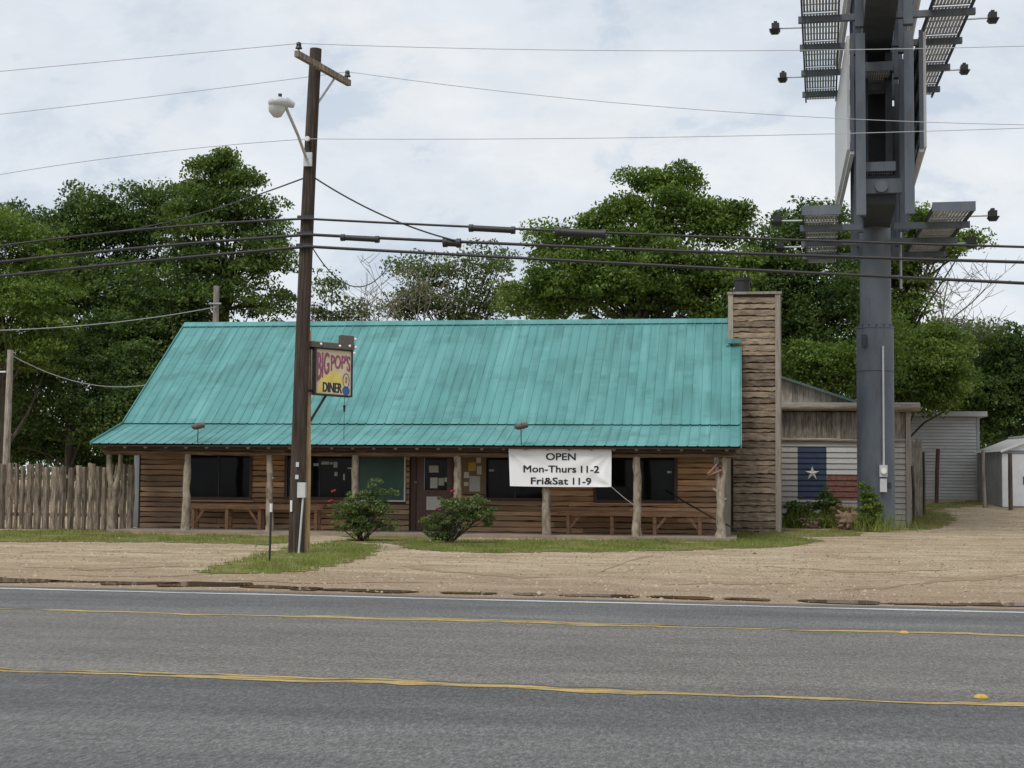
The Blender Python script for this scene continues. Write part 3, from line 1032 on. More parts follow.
for name, p0, p1 in rows:
    me = sheet(p0, p1)
    lift = 0.0
    for i in range(NP):
        dz = random.uniform(-0.002, 0.003)
        mobj(name, me, MAT['roof'], roof, (XL + i * PW, p0[0], p0[1] + dz))
me = sheet((51.95, ZE + 0.13), (YRG, ZR + 0.01))
for i in range(NP):
    mobj('roof_sheet', me, MAT['roof'], roof, (XL + i * PW, 51.95, ZE + 0.13))
b = MB()
sl = (ZR - ZB) / (YRG - YB)
b.prism([(XL - 0.02, YRG - 0.17, ZR - 0.17 * sl + 0.062), (XL - 0.02, YRG, ZR + 0.085), (XL - 0.02, YRG + 0.17, ZR - 0.17 * sl + 0.062), (XL - 0.02, YRG + 0.17, ZR - 0.17 * sl + 0.045),
         (XL - 0.02, YRG, ZR + 0.06), (XL - 0.02, YRG - 0.17, ZR - 0.17 * sl + 0.04)], (XR - XL - 0.36, 0, 0))
b.build('ridge_cap', MAT['roof'], roof)
# rake trims down both gable edges
for x in (XL - 0.035, XR + 0.004):
    b = MB()
    b.bar((x + 0.015, YE - 0.005, ZE + 0.0), (x + 0.015, YB - 0.05, ZB - 0.0), 0.03, 0.10)
    b.bar((x + 0.0151, YB - 0.08, ZB + 0.01), (x + 0.0151, YRG if x < -1 else 45.68, ZR if x < -1 else ZB + (45.68 - YB) * sl), 0.031, 0.10)
    b.build('rake_trim', MAT['roof'], roof)

# porch posts (each a log)
def log_post(px_b, py_b, px_t, w_px, name='porch_post', forks=(), stubs=()):
    base = PY(px_b, py_b, YP)
    top = PY(px_t, 457, YP)
    zb = SLAB - 0.02
    r = w_px / 2 / 41.0
    pts, rad = [], []
    n = 9
    for i in range(n + 1):
        t = i / n
        pts.append((base.x + (top.x - base.x) * t + random.uniform(-1, 1) * 0.022 * (0 < i < n), YP + random.uniform(-0.02, 0.02), zb + (2.29 - zb) * t))
        rad.append(r * (1.16 - 0.24 * t) * random.uniform(0.9, 1.1))
    rad[0] *= 1.18
    m = MB()
    if not forks:
        m.tube(pts, rad, 9, jit=0.06)
    else:
        k = int(n * forks[0])
        m.tube(pts[:k + 1], rad[:k + 1], 9, jit=0.06)
        for fx, fr in forks[1]:
            e = PY(fx, 457, YP)
            j = Vector(pts[k])
            q0 = j + Vector((0, 0, -0.14))
            q1 = Vector((j.x + (e.x - j.x) * 0.75, YP, j.z + 0.30 * (2.29 - j.z)))
            m.tube([q0, q1, (e.x, YP, (q1.z + 2.29) / 2), (e.x, YP, 2.29)], [r * 0.85, fr, fr * 0.95, fr * 0.95], 8, jit=0.05)
    for (t, dx, ln) in stubs:
        j = Vector(pts[int(n * t)])
        m.tube([j, j + Vector((dx * ln, -0.05, ln * 0.6))], [0.055, 0.03], 6, jit=0.1)
    return m.build(name, MAT['postlog'], diner)
log_post(112, 530, 114, 8.5, forks=(0.66, ((109.3, 0.085), (120.5, 0.07))))
log_post(185.5, 532, 187.5, 8.2, stubs=((0.2, -1, 0.10),))
log_post(269.5, 533, 269.5, 7.6, stubs=((0.7, 1, 0.12),))
log_post(355.5, 534, 355.5, 8.0)
log_post(458, 535, 457, 8.8, stubs=((0.33, -1, 0.2), (0.62, 1, 0.1), (0.5, -1, 0.12)))
log_post(546.5, 535, 546.5, 8.8)
log_post(637, 537, 636.5, 8.8, stubs=((0.5, 1, 0.1), (0.3, -1, 0.09)))
log_post(720.5, 538, 721, 9.2, forks=(0.72, ((716.3, 0.075), (724.2, 0.08))), stubs=((0.6, -1, 0.2), (0.55, 1, 0.16)))
# two small spotlights on stalks at the eave
for px in (198, 521):
    p0 = PY(px + 0.5, 441, YE + 0.12)
    p1 = PY(px, 427, YE - 0.05)
    m = MB()
    m.sphere(p1 + Vector((-0.06, 0, 0.01)), (0.13, 0.11, 0.085), 9, 6).tube([p1 + Vector((0.02, 0, 0.03)), p1 + Vector((0.17, 0.05, 0.06))], [0.09, 0.07], 8)
    fl = m.build('spotlight', MAT['brownmetal'], diner)
    MB().tube([(p1.x, YE - 0.04, p1.z - 0.05), (p0.x, YE + 0.05, p0.z - 0.02), (p0.x, YE + 0.2, ZE - 0.03)], 0.014, 6).build('stalk', MAT['brownmetal'], fl)

# chimney
CX0, CX1, CY0, CY1, CZT = -0.36, 1.17, 45.7, 46.95, 7.24
chim = MB().span((CX0 + 0.05, CY0 + 0.06, 0.12), (CX1 - 0.05, CY1, CZT)).build('chimney', MAT['deck'], diner)
z = 0.2
while z < CZT - 0.14:
    h = random.choice((0.11, 0.14, 0.17, 0.2, 0.26))
    h = min(h, CZT - z - 0.02)
    mobj('plank', plank_mesh(CX1 - CX0 - 0.30, h, 0.055, 0.026, 12), MAT['chimney'], chim, (CX0 + 0.15, CY0 + 0.06, z))
    q_ = mobj('plank', plank_mesh(CY1 - CY0 - 0.1, h, 0.05, 0.02, 4), MAT['chimney'], chim, (CX1 - 0.05, CY0 + 0.1, z), (0, 0, pi / 2))
    z += h
for (xa, xb) in ((CX0, CX0 + 0.15), (CX1 - 0.15, CX1)):
    MB().span((xa, CY0 - 0.02, 0.12 if xa > 0 else 5.75), (xb, CY0 + 0.055, CZT)).build('corner_trim', MAT['trimgrey'], chim)
MB().span((CX1 - 0.045, CY0 + 0.056, 0.12), (CX1 + 0.03, CY0 + 0.16, CZT)).build('corner_trim', MAT['trimgrey'], chim)
MB().span((CX0 - 0.03, CY0 - 0.05, CZT), (CX1 + 0.05, CY1 + 0.05, CZT + 0.07)).build('cap', MAT['trimgrey'], chim)
p0, p1 = PY(734, 290, 46.3), PY(750.5, 279, 46.3)
fc = (p0.x + p1.x) / 2
MB().tube([(fc, 46.3, CZT + 0.05), (fc, 46.3, p1.z - 0.05)], 0.235, 16).tube([(fc, 46.3, p1.z - 0.06), (fc, 46.3, p1.z + 0.02)], 0.262, 16).build('flue', MAT['black'], chim)
MB().span((CX0 - 0.09, CY0 - 0.10, 5.77), (XR + 0.02, CY0 - 0.04, 5.89)).build('flashing', MAT['roof'], chim)

# ================================================================== PORCH THINGS
# banner with its lettering
YN = 40.20
bn_l, bn_r = PY(508.5, 449, YN), PY(611.5, 449, YN)
bz0, bz1 = PY(560, 486.5, YN).z, PY(560, 449, YN).z
bw = bn_r.x - bn_l.x
def fold(x, z):
    """sag and creases of the sheet; x,z in 0..1"""
    d = 0.010 * sin(x * 5.2 + z * 2.5) + 0.004 * sin(x * 13 - z * 6)
    for (cx, cz, k) in ((0.0, 1.0, 1.1), (1.0, 0.0, 0.8), (1.0, 1.0, 1.6)):
        u = (x - cx) * 2.7
        v = (z - cz)
        r_ = hypot(u, v)
        a = atan2(v, u)
        d += 0.02 * math.exp(-r_ * 1.2) * sin(a * 9 * k) * min(1, r_ * 4)
    return d
root = thing('banner', (bn_l.x + bw / 2, YN, bz0), 'white vinyl banner with black opening hours hung along the porch eave', 'banner')
nx_, nz_ = 60, 24
v, f = [], []
edge = lambda x, z: (0.02 * (1 - z) * (1 - x) * 2.4, -0.022 * sin(x * pi) * (1 - z) * 0.5)
for j in range(nz_ + 1):
    for i in range(nx_ + 1):
        x, z = i / nx_, j / nz_
        ex, ez = edge(x, z)
        v.append((bn_l.x + x * bw + ex, YN + fold(x, z), bz0 + z * (bz1 - bz0) + ez))
for j in range(nz_):
    for i in range(nx_):
        a = j * (nx_ + 1) + i
        f.append((a, a + 1, a + nx_ + 2, a + nx_ + 1))
m_ = np_mesh('sheet', v, f, True)
mb_, t_, b_ = mat_base('white_vinyl')
q = NT(t_)
q.put(b_.inputs['Base Color'], q.ramp(q.noise(q.pos(), 1.5, 3), [(0.3, (0.83, 0.82, 0.84)), (0.7, (0.88, 0.87, 0.88))]))
b_.inputs['Roughness'].default_value = 0.45
mobj('sheet', m_, mb_, root)
ink = simple('black_print', (0.012, 0.012, 0.013), 0.5, var=0.1)
H = bz1 - bz0
def banner_line(body, px0, px1, py_top, py_base):
    tv, tf = text_mesh(body, 0.0)
    xa, xb = X_at(px0, YN), X_at(px1, YN)
    za, zb = PY(560, py_base, YN).z, PY(560, py_top, YN).z
    cap = 0.73
    sx = (xb - xa) / (tv[:, 0].max() - tv[:, 0].min())
    sz = (zb - za) / cap
    nv = len(tv)
    vs, fs = [], []
    for j, (ox, oz) in enumerate(((0, 0), (-0.006, 0.004), (0.006, 0.004), (-0.006, -0.004), (0.006, -0.004))):   # bold weight
        for (x, y, _) in tv:
            X = (xa + xb) / 2 + x * sx + ox
            Z = za + y * sz + oz
            vs.append((X, YN + fold((X - bn_l.x) / bw, (Z - bz0) / H) - 0.006 - j * 0.0008, Z))
        fs += [tuple(i + j * nv for i in f_) for f_ in tf]
    me = bpy.data.meshes.new('lettering')
    me.from_pydata(vs, [], fs)
    mobj('lettering', me, ink, root)
banner_line('OPEN', 546, 575.5, 453, 460)
banner_line('Mon-Thurs', 523.5, 576, 465.3, 472.4)
banner_line('11-2', 581, 599, 465.3, 472.4)
banner_line('Fri&Sat', 531, 568, 477.4, 484.4)
banner_line('11-9', 573, 591, 477.4, 484.4)
# tie cord from the banner's corner to a post
pc = PY(611, 486.5, YN)
pd = PY(636.5, 507, YP)
tag(MB().tube([pc, (pc + pd) / 2 + Vector((0, 0, -0.02)), pd + Vector((0, -0.05, 0))], 0.012, 6).build('tie_rope', MAT['rope']), 'pale rope tying lower right banner corner to porch post', 'rope')
p0, p1, p2 = PY(664, 490, YW - 0.3), PY(690, 505, YW - 1.0), PY(736, 529, 42.0)
tag(MB().tube([p0, p1, PY(715, 519, 41.2), p2], 0.022, 6).build('hose', MAT['rubber']), 'dark hose sloping down from the window past the right porch corner', 'hose')

# benches
def bench(px0, px1, pys, legs, label, braces):
    Yb = YW - 0.62
    xa, xb = X_at(px0, Yb), X_at(px1, Yb)
    zs = PY((px0 + px1) / 2, pys, Yb).z
    r = thing('bench', ((xa + xb) / 2, Yb, SLAB), label, 'bench')
    MB().span((xa, Yb - 0.20, zs - 0.05), (xb, Yb - 0.01, zs)).build('seat_plank', MAT['bench'], r)
    MB().span((xa + 0.02, Yb + 0.005, zs - 0.048), (xb - 0.015, Yb + 0.2, zs + 0.002)).build('seat_plank', MAT['bench'], r)
    MB().span((xa + 0.01, Yb - 0.235, zs - 0.14), (xb - 0.01, Yb - 0.203, zs - 0.012)).build('apron', MAT['bench'], r)
    for k, lx in enumerate(legs):
        X = X_at(lx, Yb)
        MB().span((X - 0.045, Yb - 0.19, SLAB), (X + 0.045, Yb - 0.10, zs - 0.052)).build('leg', MAT['bench'], r)
        MB().span((X - 0.045, Yb + 0.10, SLAB), (X + 0.045, Yb + 0.19, zs - 0.052)).build('leg', MAT['bench'], r)
        if k in braces:
            MB().bar((X + 0.05 * braces[k], Yb - 0.14, SLAB + 0.16), (X + 0.36 * braces[k], Yb - 0.14, zs - 0.09), 0.04, 0.07).build('brace', MAT['bench'], r)
    return r
bench(192, 326, 504, (196, 229.5, 262, 318), 'long brown wooden bench under the window left of the power pole', {0: 1, 2: -1})
bench(557.5, 711, 511, (569, 612.5, 655, 700), 'long brown wooden bench under the window right of the banner', {0: 1, 2: 1, 3: -1})
# arrow board on the right hand post
Ya = YP - 0.16
r = thing('arrow_sign', PY(713, 476, Ya), 'small reddish wooden arrow board nailed to the forked corner post', 'sign')
m = MB()
m.bar(PY(707.5, 474, Ya), PY(717, 464, Ya), 0.035, 0.085, (0, -1, 0))
m.build('arrow_board', MAT['arrow'], r)
m = MB()
m.bar(PY(708, 475.5, Ya + 0.04), PY(722, 469.5, Ya + 0.04), 0.03, 0.08, (0, -1, 0))
m.build('arrow_board', MAT['arrow'], r)
MB().bar(PY(714, 466, Ya + 0.08), PY(721, 464, Ya + 0.08), 0.03, 0.16, (0, -1, 0)).build('backing', MAT['black'], r)

# ================================================================== FENCE
YF = 41.6
fx0, fx1 = X_at(-70, YF), X_at(131.5, YF)
fence = thing('slab_fence', (-20, YF, gz(-20, YF)), 'tall grey fence of rough bark-edged slabs left of the diner', 'fence')
MB().span((fx0, YF + 0.05, 0.5), (fx1, YF + 0.11, 0.6)).build('rail', MAT['fencewood'], fence)
MB().span((fx0, YF + 0.05, 1.6), (fx1, YF + 0.11, 1.7)).build('rail', MAT['fencewood'], fence)
x = fx0
k = 0
while x < fx1:
    wd = random.uniform(0.14, 0.25)
    gap = 0.06 if k % 11 == 7 else 0.022
    h = PY(60, 464, YF).z - gz(0, YF) + random.uniform(-0.07, 0.06)
    ph = random.uniform(0, 9)
    v, f = [], []
    n = 6
    for i in range(n + 1):
        zz = gz(x, YF) - 0.03 + h * i / n
        e0, e1 = random.uniform(-0.02, 0.02), random.uniform(-0.02, 0.02)
        if i == n: zt = random.uniform(-0.04, 0.04)
        else: zt = 0
        v += [(x + e0, YF + 0.045, zz), (x + wd * 0.3 + e0 * .5, YF - 0.02 - random.uniform(0, .015), zz + zt), (x + wd * 0.7, YF - 0.02 - random.uniform(0, .015), zz), (x + wd + e1, YF + 0.045, zz)]
    for i in range(n):
        a = 4 * i
        for j in range(3):
            f.append((a + j, a + j + 1, a + j + 5, a + j + 4))
        f.append((a + 3, a, a + 4, a + 7))
    f.append((4 * n, 4 * n + 1, 4 * n + 2, 4 * n + 3))
    me = bpy.data.meshes.new('slab')
    me.from_pydata(v, [], f)
    me.update()
    mobj('slab', me, MAT['fencewood'], fence)
    x += wd + gap
    k += 1

# ================================================================== POWER POLE, STREET LAMP, SIGN
PB = G(297, 553)
YPP = PB.y
PB = PB + Vector((PY(296, 553, YPP).x - PY(297, 553, YPP).x, 0, 0))
top = PY(316, 49, YPP)
_pl = [PY(296, 553, YPP), PY(301.3, 380, YPP), PY(309.6, 165, YPP), top]
_pc = np.polyfit([p.z for p in _pl], [p.x for p in _pl], 2)
lean = lambda z: Vector((float(np.polyval(_pc, z)), YPP, z))
pole = thing('power_pole', PB, 'tall dark creosoted utility pole with crossarm and street lamp in front of diner', 'utility pole')
n = 14
MB().tube([lean(PB.z - 0.1 + (top.z - PB.z + 0.1) * i / n) for i in range(n + 1)], [0.172 - 0.045 * i / n for i in range(n + 1)], 16).build('pole_shaft', MAT['pole'], pole)
Yn_, Yf_ = YPP - 1.25, YPP + 1.2
a0, a1 = PY(296, 57.5, Yn_), PY(348.5, 83, Yf_)
zc = (a0.z + a1.z) / 2
a0.z = a1.z = zc
off = Vector((0.05, -0.14, 0))
arm = MB().bar(a0 + off, a1 + off, 0.10, 0.13).build('crossarm', MAT['fencewood'], pole)
MB().bar(lean(zc - 0.75) + Vector((0.08, 0, 0)), a0.lerp(a1, 0.72) + off + Vector((0, 0, -0.05)), 0.02, 0.045).build('arm_brace', MAT['steel'], pole)
INS = []
for t in (0.04, 0.965):
    p = a0.lerp(a1, t) + off
    m = MB().tube([p + Vector((0, 0, 0.06)), p + Vector((0, 0, 0.17))], 0.015, 6)
    m.tube([p + Vector((0, 0, 0.13)), p + Vector((0, 0, 0.17)), p + Vector((0, 0, 0.2))], [0.075, 0.06, 0.035], 10)
    m.tube([p + Vector((0, 0, 0.2)), p + Vector((0, 0, 0.25)), p + Vector((0, 0, 0.27))], [0.055, 0.05, 0.02], 10)
    m.build('insulator', MAT['black'], pole)
    INS.append(p + Vector((0, 0, 0.24)))
p = lean(PY(309, 141, YPP).z) + Vector((-0.02, -0.2, 0))
MB().tube([p + Vector((0, 0.08, 0)), p, p + Vector((0, -0.06, 0))], [0.03, 0.06, 0.05], 10).build('insulator', MAT['white'], pole)
INS.append(p)
# street lamp
j0 = PY(308.5, 160, YPP - 0.16)
h0 = PY(286.5, 110, YPP - 1.9)
p = lean(j0.z)
MB().span((p.x - 0.09, YPP - 0.2, p.z - 0.14), (p.x + 0.09, YPP - 0.135, p.z + 0.16)).build('bracket_plate', MAT['lampgrey'], pole)
MB().tube([(p.x - 0.02, YPP - 0.17, p.z), j0.lerp(h0, 0.5) + Vector((0, 0, 0.02)), h0 + Vector((0.0, 0.1, -0.02)), h0 + Vector((-0.03, 0, 0.09))], 0.034, 8).build('lamp_arm', MAT['lampgrey'], pole)
hc = PY(278.5, 104.5, YPP - 2.0)
lamp = MB().sphere(hc + Vector((0, 0, 0.03)), (0.215, 0.24, 0.125), 14, 8).tube([hc + Vector((0.14, 0, 0.05)), hc + Vector((0.3, 0.1, 0.0))], [0.11, 0.06], 10).build('lamp_head', MAT['lampgrey'], pole)
lens, tl, bl = mat_base('lamp_lens')
ql = NT(tl)
ql.put(bl.inputs['Base Color'], ql.ramp(ql.noise(ql.pos(), 6, 2), [(0.3, (0.5, 0.52, 0.5)), (0.7, (0.6, 0.62, 0.6))]))
bl.inputs['Roughness'].default_value = 0.15
MB().tube([hc + Vector((-0.03, 0, -0.04)), hc + Vector((-0.03, 0, -0.14)), hc + Vector((-0.02, 0, -0.25)), hc + Vector((-0.02, 0, -0.27))], [0.18, 0.165, 0.085, 0.025], 14).build('lens', lens, lamp)
MB().tube([hc + Vector((0.03, 0, 0.16)), hc + Vector((0.03, 0, 0.22))], 0.04, 8).build('photocell', MAT['black'], lamp)
# meter box, conduit, tags
p = PY(302, 490, YPP - 0.2)
MB().span((p.x - 0.085, YPP - 0.27, p.z - 0.16), (p.x + 0.085, YPP - 0.16, p.z + 0.16)).build('meter_box', MAT['lampgrey'], pole)
MB().tube([(p.x + 0.03, YPP - 0.215, p.z - 0.16), PY(298.5, 555, YPP - 0.22)], 0.022, 8).build('conduit', MAT['lampgrey'], pole)
for (px, py, sx, sz) in ((297.5, 464.5, 0.06, 0.10), (297, 477, 0.07, 0.09)):
    p = PY(px, py, YPP - 0.17)
    MB().span((p.x - sx / 2, YPP - 0.19, p.z - sz / 2), (p.x + sx / 2, YPP - 0.155, p.z + sz / 2)).build('pole_tag', MAT['lampgrey'], pole)
p = PY(291, 506, YPP - 0.2)
MB().span((p.x - 0.02, YPP - 0.2, p.z - 0.12), (p.x + 0.02, YPP - 0.10, p.z + 0.12)).build('pole_tag', MAT['white'], pole)
for py in (219, 235, 247):
    p = lean(PY(305, py, YPP).z)
    MB().span((p.x - 0.17, YPP - 0.2, p.z - 0.045), (p.x + 0.17, YPP - 0.12, p.z + 0.045)).build('cable_clamp', MAT['darksteel'], pole)
# slim stake near the pole
sp = G(269.5, 562)
r = thing('marker_stake', sp, 'thin dark marker stake with white tip on the grass by the pole', 'stake')
st = PY(271, 512, sp.y)
MB().tube([sp + Vector((0, 0, -0.05)), st], 0.022, 6).build('stake', MAT['black'], r)
MB().tube([st, PY(271.2, 503.5, sp.y)], 0.028, 6).build('tip', MAT['white'], r)

# sign on its own pale post
YS = YPP + 0.30
sb = G(304.5, 549)
sb.y = YS
sb.x = X_at(305.6, YS, 549)
st = PY(308.6, 331, YS)
sign = thing('diner_sign', sb, 'painted hanging box sign on pale wooden post beside the power pole', 'sign')
MB().tube([sb + Vector((0, 0, -0.1)), sb.lerp(st, 0.35) + Vector((0.015, 0, 0)), sb.lerp(st, 0.7), st], [0.085, 0.075, 0.07, 0.06], 10, jit=0.04).build('sign_post', MAT['palepost'], sign)
SA = radians(30)
U_ = Vector((cos(SA), sin(SA), -0.045)).normalized()       # along the face, right end further away
N_ = Vector((sin(SA), -cos(SA), 0))                        # towards the viewer
V_ = Vector((0.0, 0, 1))
fl_ = PY(315.8, 393, YS - 0.1)                             # lower left corner of the face
SW, SH, SD = 0.775, 0.96, 0.30
def S(u, v, n=0.0):
    return fl_ + U_ * u + V_ * v + N_ * n
def sbox(m, u0, u1, v0, v1, n0, n1):
    vs = [S(u, v, n) for n in (n0, n1) for v in (v0, v1) for u in (u0, u1)]
    m.add(vs, [(0, 1, 3, 2), (4, 6, 7, 5), (0, 4, 5, 1), (2, 3, 7, 6), (0, 2, 6, 4), (1, 5, 7, 3)])
    return m
m = MB()
sbox(m, -0.03, SW + 0.03, -0.03, SH + 0.03, -SD, -0.012)
body = m.build('sign_box', MAT['brownmetal'], sign)
m = MB()
for (u0, u1, v0, v1) in ((-0.035, 0.0, -0.035, SH + 0.03), (SW, SW + 0.035, -0.035, SH + 0.03), (0.0, SW, -0.035, 0.0), (0.0, SW, SH, SH + 0.03)):
    sbox(m, u0, u1, v0, v1, -0.011, 0.03)
m.build('sign_frame', MAT['black'], sign)
# painted face
def sign_face():
    m, t, b = mat_base('sign_face_paint')
    q = NT(t)
    n = q.noise(q.pos(), 5, 5, 0.65)
    q.put(b.inputs['Base Color'], q.ramp(n, [(0.3, (0.50, 0.40, 0.25)), (0.7, (0.62, 0.54, 0.38))]))
    b.inputs['Roughness'].default_value = 0.4
    return m
m = MB()
sbox(m, 0.001, SW - 0.001, 0.001, SH - 0.001, -0.0115, 0.0)
face = m.build('sign_face', sign_face(), sign)
yel = simple('pale_yellow_paint', (0.62, 0.50, 0.14), 0.5, var=0.15, scale=6)
mar = simple('faded_maroon_paint', (0.24, 0.075, 0.13), 0.5, var=0.3, scale=9)
blu = simple('faded_blue_paint', (0.03, 0.10, 0.28), 0.5, var=0.25, scale=9)
org = simple('dark_orange_paint', (0.33, 0.16, 0.09), 0.5, var=0.2, scale=9)
def decal(name, poly, mat, n=0.002):
    me = bpy.data.meshes.new(name)
    me.from_pydata([tuple(S(u * SW, v * SH, n)) for u, v in poly], [], [tuple(range(len(poly)))])
    mobj(name, me, mat, face)
def arc(cx, cy, rx, ry, a0_, a1_, n=14):
    return [(cx + rx * cos(radians(a0_ + (a1_ - a0_) * i / n)), cy + ry * sin(radians(a0_ + (a1_ - a0_) * i / n))) for i in range(n + 1)]
decal('painted_dome', arc(0.47, 0.02, 0.42, 0.52, 0, 180), yel, 0.0015)
decal('painted_base', [(0.2, 0.03), (0.72, 0.03), (0.72, 0.22), (0.2, 0.22)], simple('cream_paint', (0.66, 0.58, 0.36), 0.5, var=0.1), 0.002)
def ring(name, cx, cy, rx, ry, wd, mat, n=20):
    o_ = arc(cx, cy, rx, ry, 0, 360, n)
    i_ = arc(cx, cy, rx - wd, ry - wd, 0, 360, n)
    me = bpy.data.meshes.new(name)
    me.from_pydata([tuple(S(u * SW, v * SH, 0.003)) for u, v in o_ + i_], [], [(k, k + 1, n + 2 + k, n + 1 + k) for k in range(n)])
    mobj(name, me, mat, face)
ring('painted_ring', 0.86, 0.33, 0.10, 0.17, 0.022, blu)
decal('painted_blue_patch', arc(0.86, 0.10, 0.11, 0.105, 0, 360, 12), blu, 0.003)
decal('painted_mark', [(0.83, 0.28), (0.88, 0.27), (0.9, 0.4), (0.85, 0.42)], org, 0.0035)
ring('painted_ring', 0.31, 0.52, 0.06, 0.05, 0.02, org, 12)
def sign_text(body_, u0, u1, v0, v1, mat, bold=0.03, bend=None, copies=((0, 0), (-0.007, 0.003), (0.007, -0.003))):
    tv, tf = text_mesh(body_, bold)
    a, b2 = tv[:, 0].min(), tv[:, 0].max()
    hgt = tv[:, 1].max()
    vs, fs = [], []
    for j, (ou, ov) in enumerate(copies):
        for (x, y, _) in tv:
            s_ = (x - a) / (b2 - a)
            h_ = y / hgt
            u = u0 + (u1 - u0) * s_
            lo = v0 + (bend(s_) if bend else 0)
            vs.append(tuple(S((u + ou) * SW, (lo + (v1 - lo) * h_ + ov) * SH, 0.004 + 0.0006 * j)))
        fs += [tuple(i + j * len(tv) for i in f_) for f_ in tf]
    me = bpy.data.meshes.new('lettering')
    me.from_pydata(vs, [], fs)
    mobj('lettering', me, mat, face)
sign_text('DINER', 0.20, 0.74, 0.04, 0.26, MAT['black'], 0.015, copies=((0, 0), (-0.009, 0), (0.009, 0)))
sign_text('BIG', 0.03, 0.37, 0.40, 0.93, mar, 0.012, lambda s: -0.14 + 0.22 * s)
sign_text("POP'S", 0.42, 0.97, 0.52, 0.90, mar, 0.012, lambda s: 0.07 * sin(s * pi))
# dark sloping arrow bar with bulbs above
m = MB()
sbox(m, -0.13, SW + 0.06, SH + 0.031, SH + 0.15, -SD * 0.8, 0.05)
bar = m.build('arrow_bar', MAT['brownmetal'], sign)
m = MB()
sbox(m, SW - 0.24, SW + 0.05, SH + 0.151, SH + 0.34, -SD * 0.6, 0.03)
m.build('arrow_tail', MAT['brownmetal'], bar)
for (u, v) in ((0.08, SH + 0.10), (0.50, SH + 0.09), (0.72, SH + 0.11), (SW + 0.08, SH + 0.09), (SW + 0.07, SH + 0.27), (SW + 0.05, SH - 0.04)):
    MB().sphere(S(u, v, 0.075), 0.03, 8, 6).build('bulb', MAT['bulb'], bar)
# bracket to the post and brace
MB().bar(S(-0.16, SH + 0.02, -SD * 0.5), S(-0.03, SH + 0.02, -SD * 0.5), 0.06, 0.06).build('bracket', MAT['black'], sign)
MB().bar(S(-0.16, 0.05, -SD * 0.5), S(-0.03, 0.05, -SD * 0.5), 0.06, 0.06).build('bracket', MAT['black'], sign)
q0 = PY(309, 423, YS)
MB().bar(q0, S(0.26, -0.03, -SD * 0.5), 0.04, 0.05).build('brace', MAT['black'], sign)
p = S(0.68, -0.03, -0.15)
MB().tube([p, p + Vector((0.0, 0, -0.28))], 0.006, 5).tube([p + Vector((0, 0, -0.18)), p + Vector((0, 0, -0.32))], [0.03, 0.02], 6).tube([p + Vector((0, 0, -0.3)), p + Vector((0.0, 0, -0.95))], 0.006, 5).build('pull_cord', MAT['black'], sign)

# ================================================================== OVERHEAD LINES
def wire(pix, rad, name, label, mat, Yd=None, x_lo=-30, x_hi=20, splices=(), group='overhead lines on the power pole', seg=None):
    """pix: pixels on the line; depth follows the road's line of poles"""
    def P(px, py):
        Y = YPP - 0.18 if Yd is None else Yd
        for _ in range(4):
            p = PY(px, py, Y)
            if Yd is None:
                Y = YPP - 0.18 + ROADS * (p.x - PB.x)
        return p
    pts = [P(*q_) for q_ in pix]
    X = np.array([p.x for p in pts])
    Z = np.array([p.z for p in pts])
    deg = 2 if len(pts) > 2 else 1
    co = np.polyfit(X, Z, deg)
    lo, hi = (x_lo if x_lo is not None else X.min()), (x_hi if x_hi is not None else X.max())
    n = 40
    line = []
    for i in range(n + 1):
        x = lo + (hi - lo) * i / n
        y = (YPP - 0.18 + ROADS * (x - PB.x)) if Yd is None else Yd
        line.append((x, y, float(np.polyval(co, x))))
    r = thing(name, line[n // 2], label, 'cable', group)
    MB().tube(line, rad, 6).build('cable_run', mat, r)
    for (px, ln, rr) in splices:
        c = P(px, np.interp(px, [q_[0] for q_ in pix], [q_[1] for q_ in pix]))
        zz = float(np.polyval(co, c.x))
        s_ = MB()
        yy = c.y
        s_.tube([(c.x - ln / 2, yy, float(np.polyval(co, c.x - ln / 2)) - 0.03), (c.x + ln / 2, yy, float(np.polyval(co, c.x + ln / 2)) - 0.03)], rr, 10)
        s_.tube([(c.x - ln / 2 - 0.06, yy, float(np.polyval(co, c.x - ln / 2)) - 0.03), (c.x - ln / 2 + 0.03, yy, float(np.polyval(co, c.x - ln / 2)) - 0.03)], rr * 1.25, 10)
        s_.tube([(c.x + ln / 2 - 0.03, yy, float(np.polyval(co, c.x + ln / 2)) - 0.03), (c.x + ln / 2 + 0.06, yy, float(np.polyval(co, c.x + ln / 2)) - 0.03)], rr * 1.25, 10)
        s_.build('splice_case', MAT['rubber'], r)
    return r
XPI = PB.x + 0.3
# heavy communication cables, left and right spans
wire([(0, 246), (130, 231), (230, 222), (306, 219)], 0.026, 'cable', 'upper black telephone cable, left of the power pole', MAT['rubber'], x_hi=XPI)
wire([(312, 219), (450, 226), (640, 234), (800, 240), (1024, 247)], 0.026, 'cable', 'upper black telephone cable right of pole, with two splice cases', MAT['rubber'], x_lo=XPI - 0.2, splices=((492, 0.86, 0.065), (581, 0.92, 0.085)))
wire([(0, 262), (130, 249), (230, 240), (306, 235)], 0.034, 'cable', 'middle black telephone cable, left of the power pole', MAT['rubber'], x_hi=XPI)
wire([(312, 235), (450, 241), (640, 249), (800, 256), (1024, 262)], 0.034, 'cable', 'middle black telephone cable right of pole, small splice near pole', MAT['rubber'], x_lo=XPI - 0.2, splices=((360, 0.72, 0.06), (452, 0.26, 0.08)))
wire([(0, 276), (130, 263), (230, 253), (306, 247)], 0.034, 'cable', 'lowest black telephone cable, left of the power pole', MAT['rubber'], x_hi=XPI)
wire([(312, 247), (450, 254), (640, 264), (800, 273), (1024, 283)], 0.034, 'cable', 'lowest black telephone cable, right of the power pole', MAT['rubber'], x_lo=XPI - 0.2)
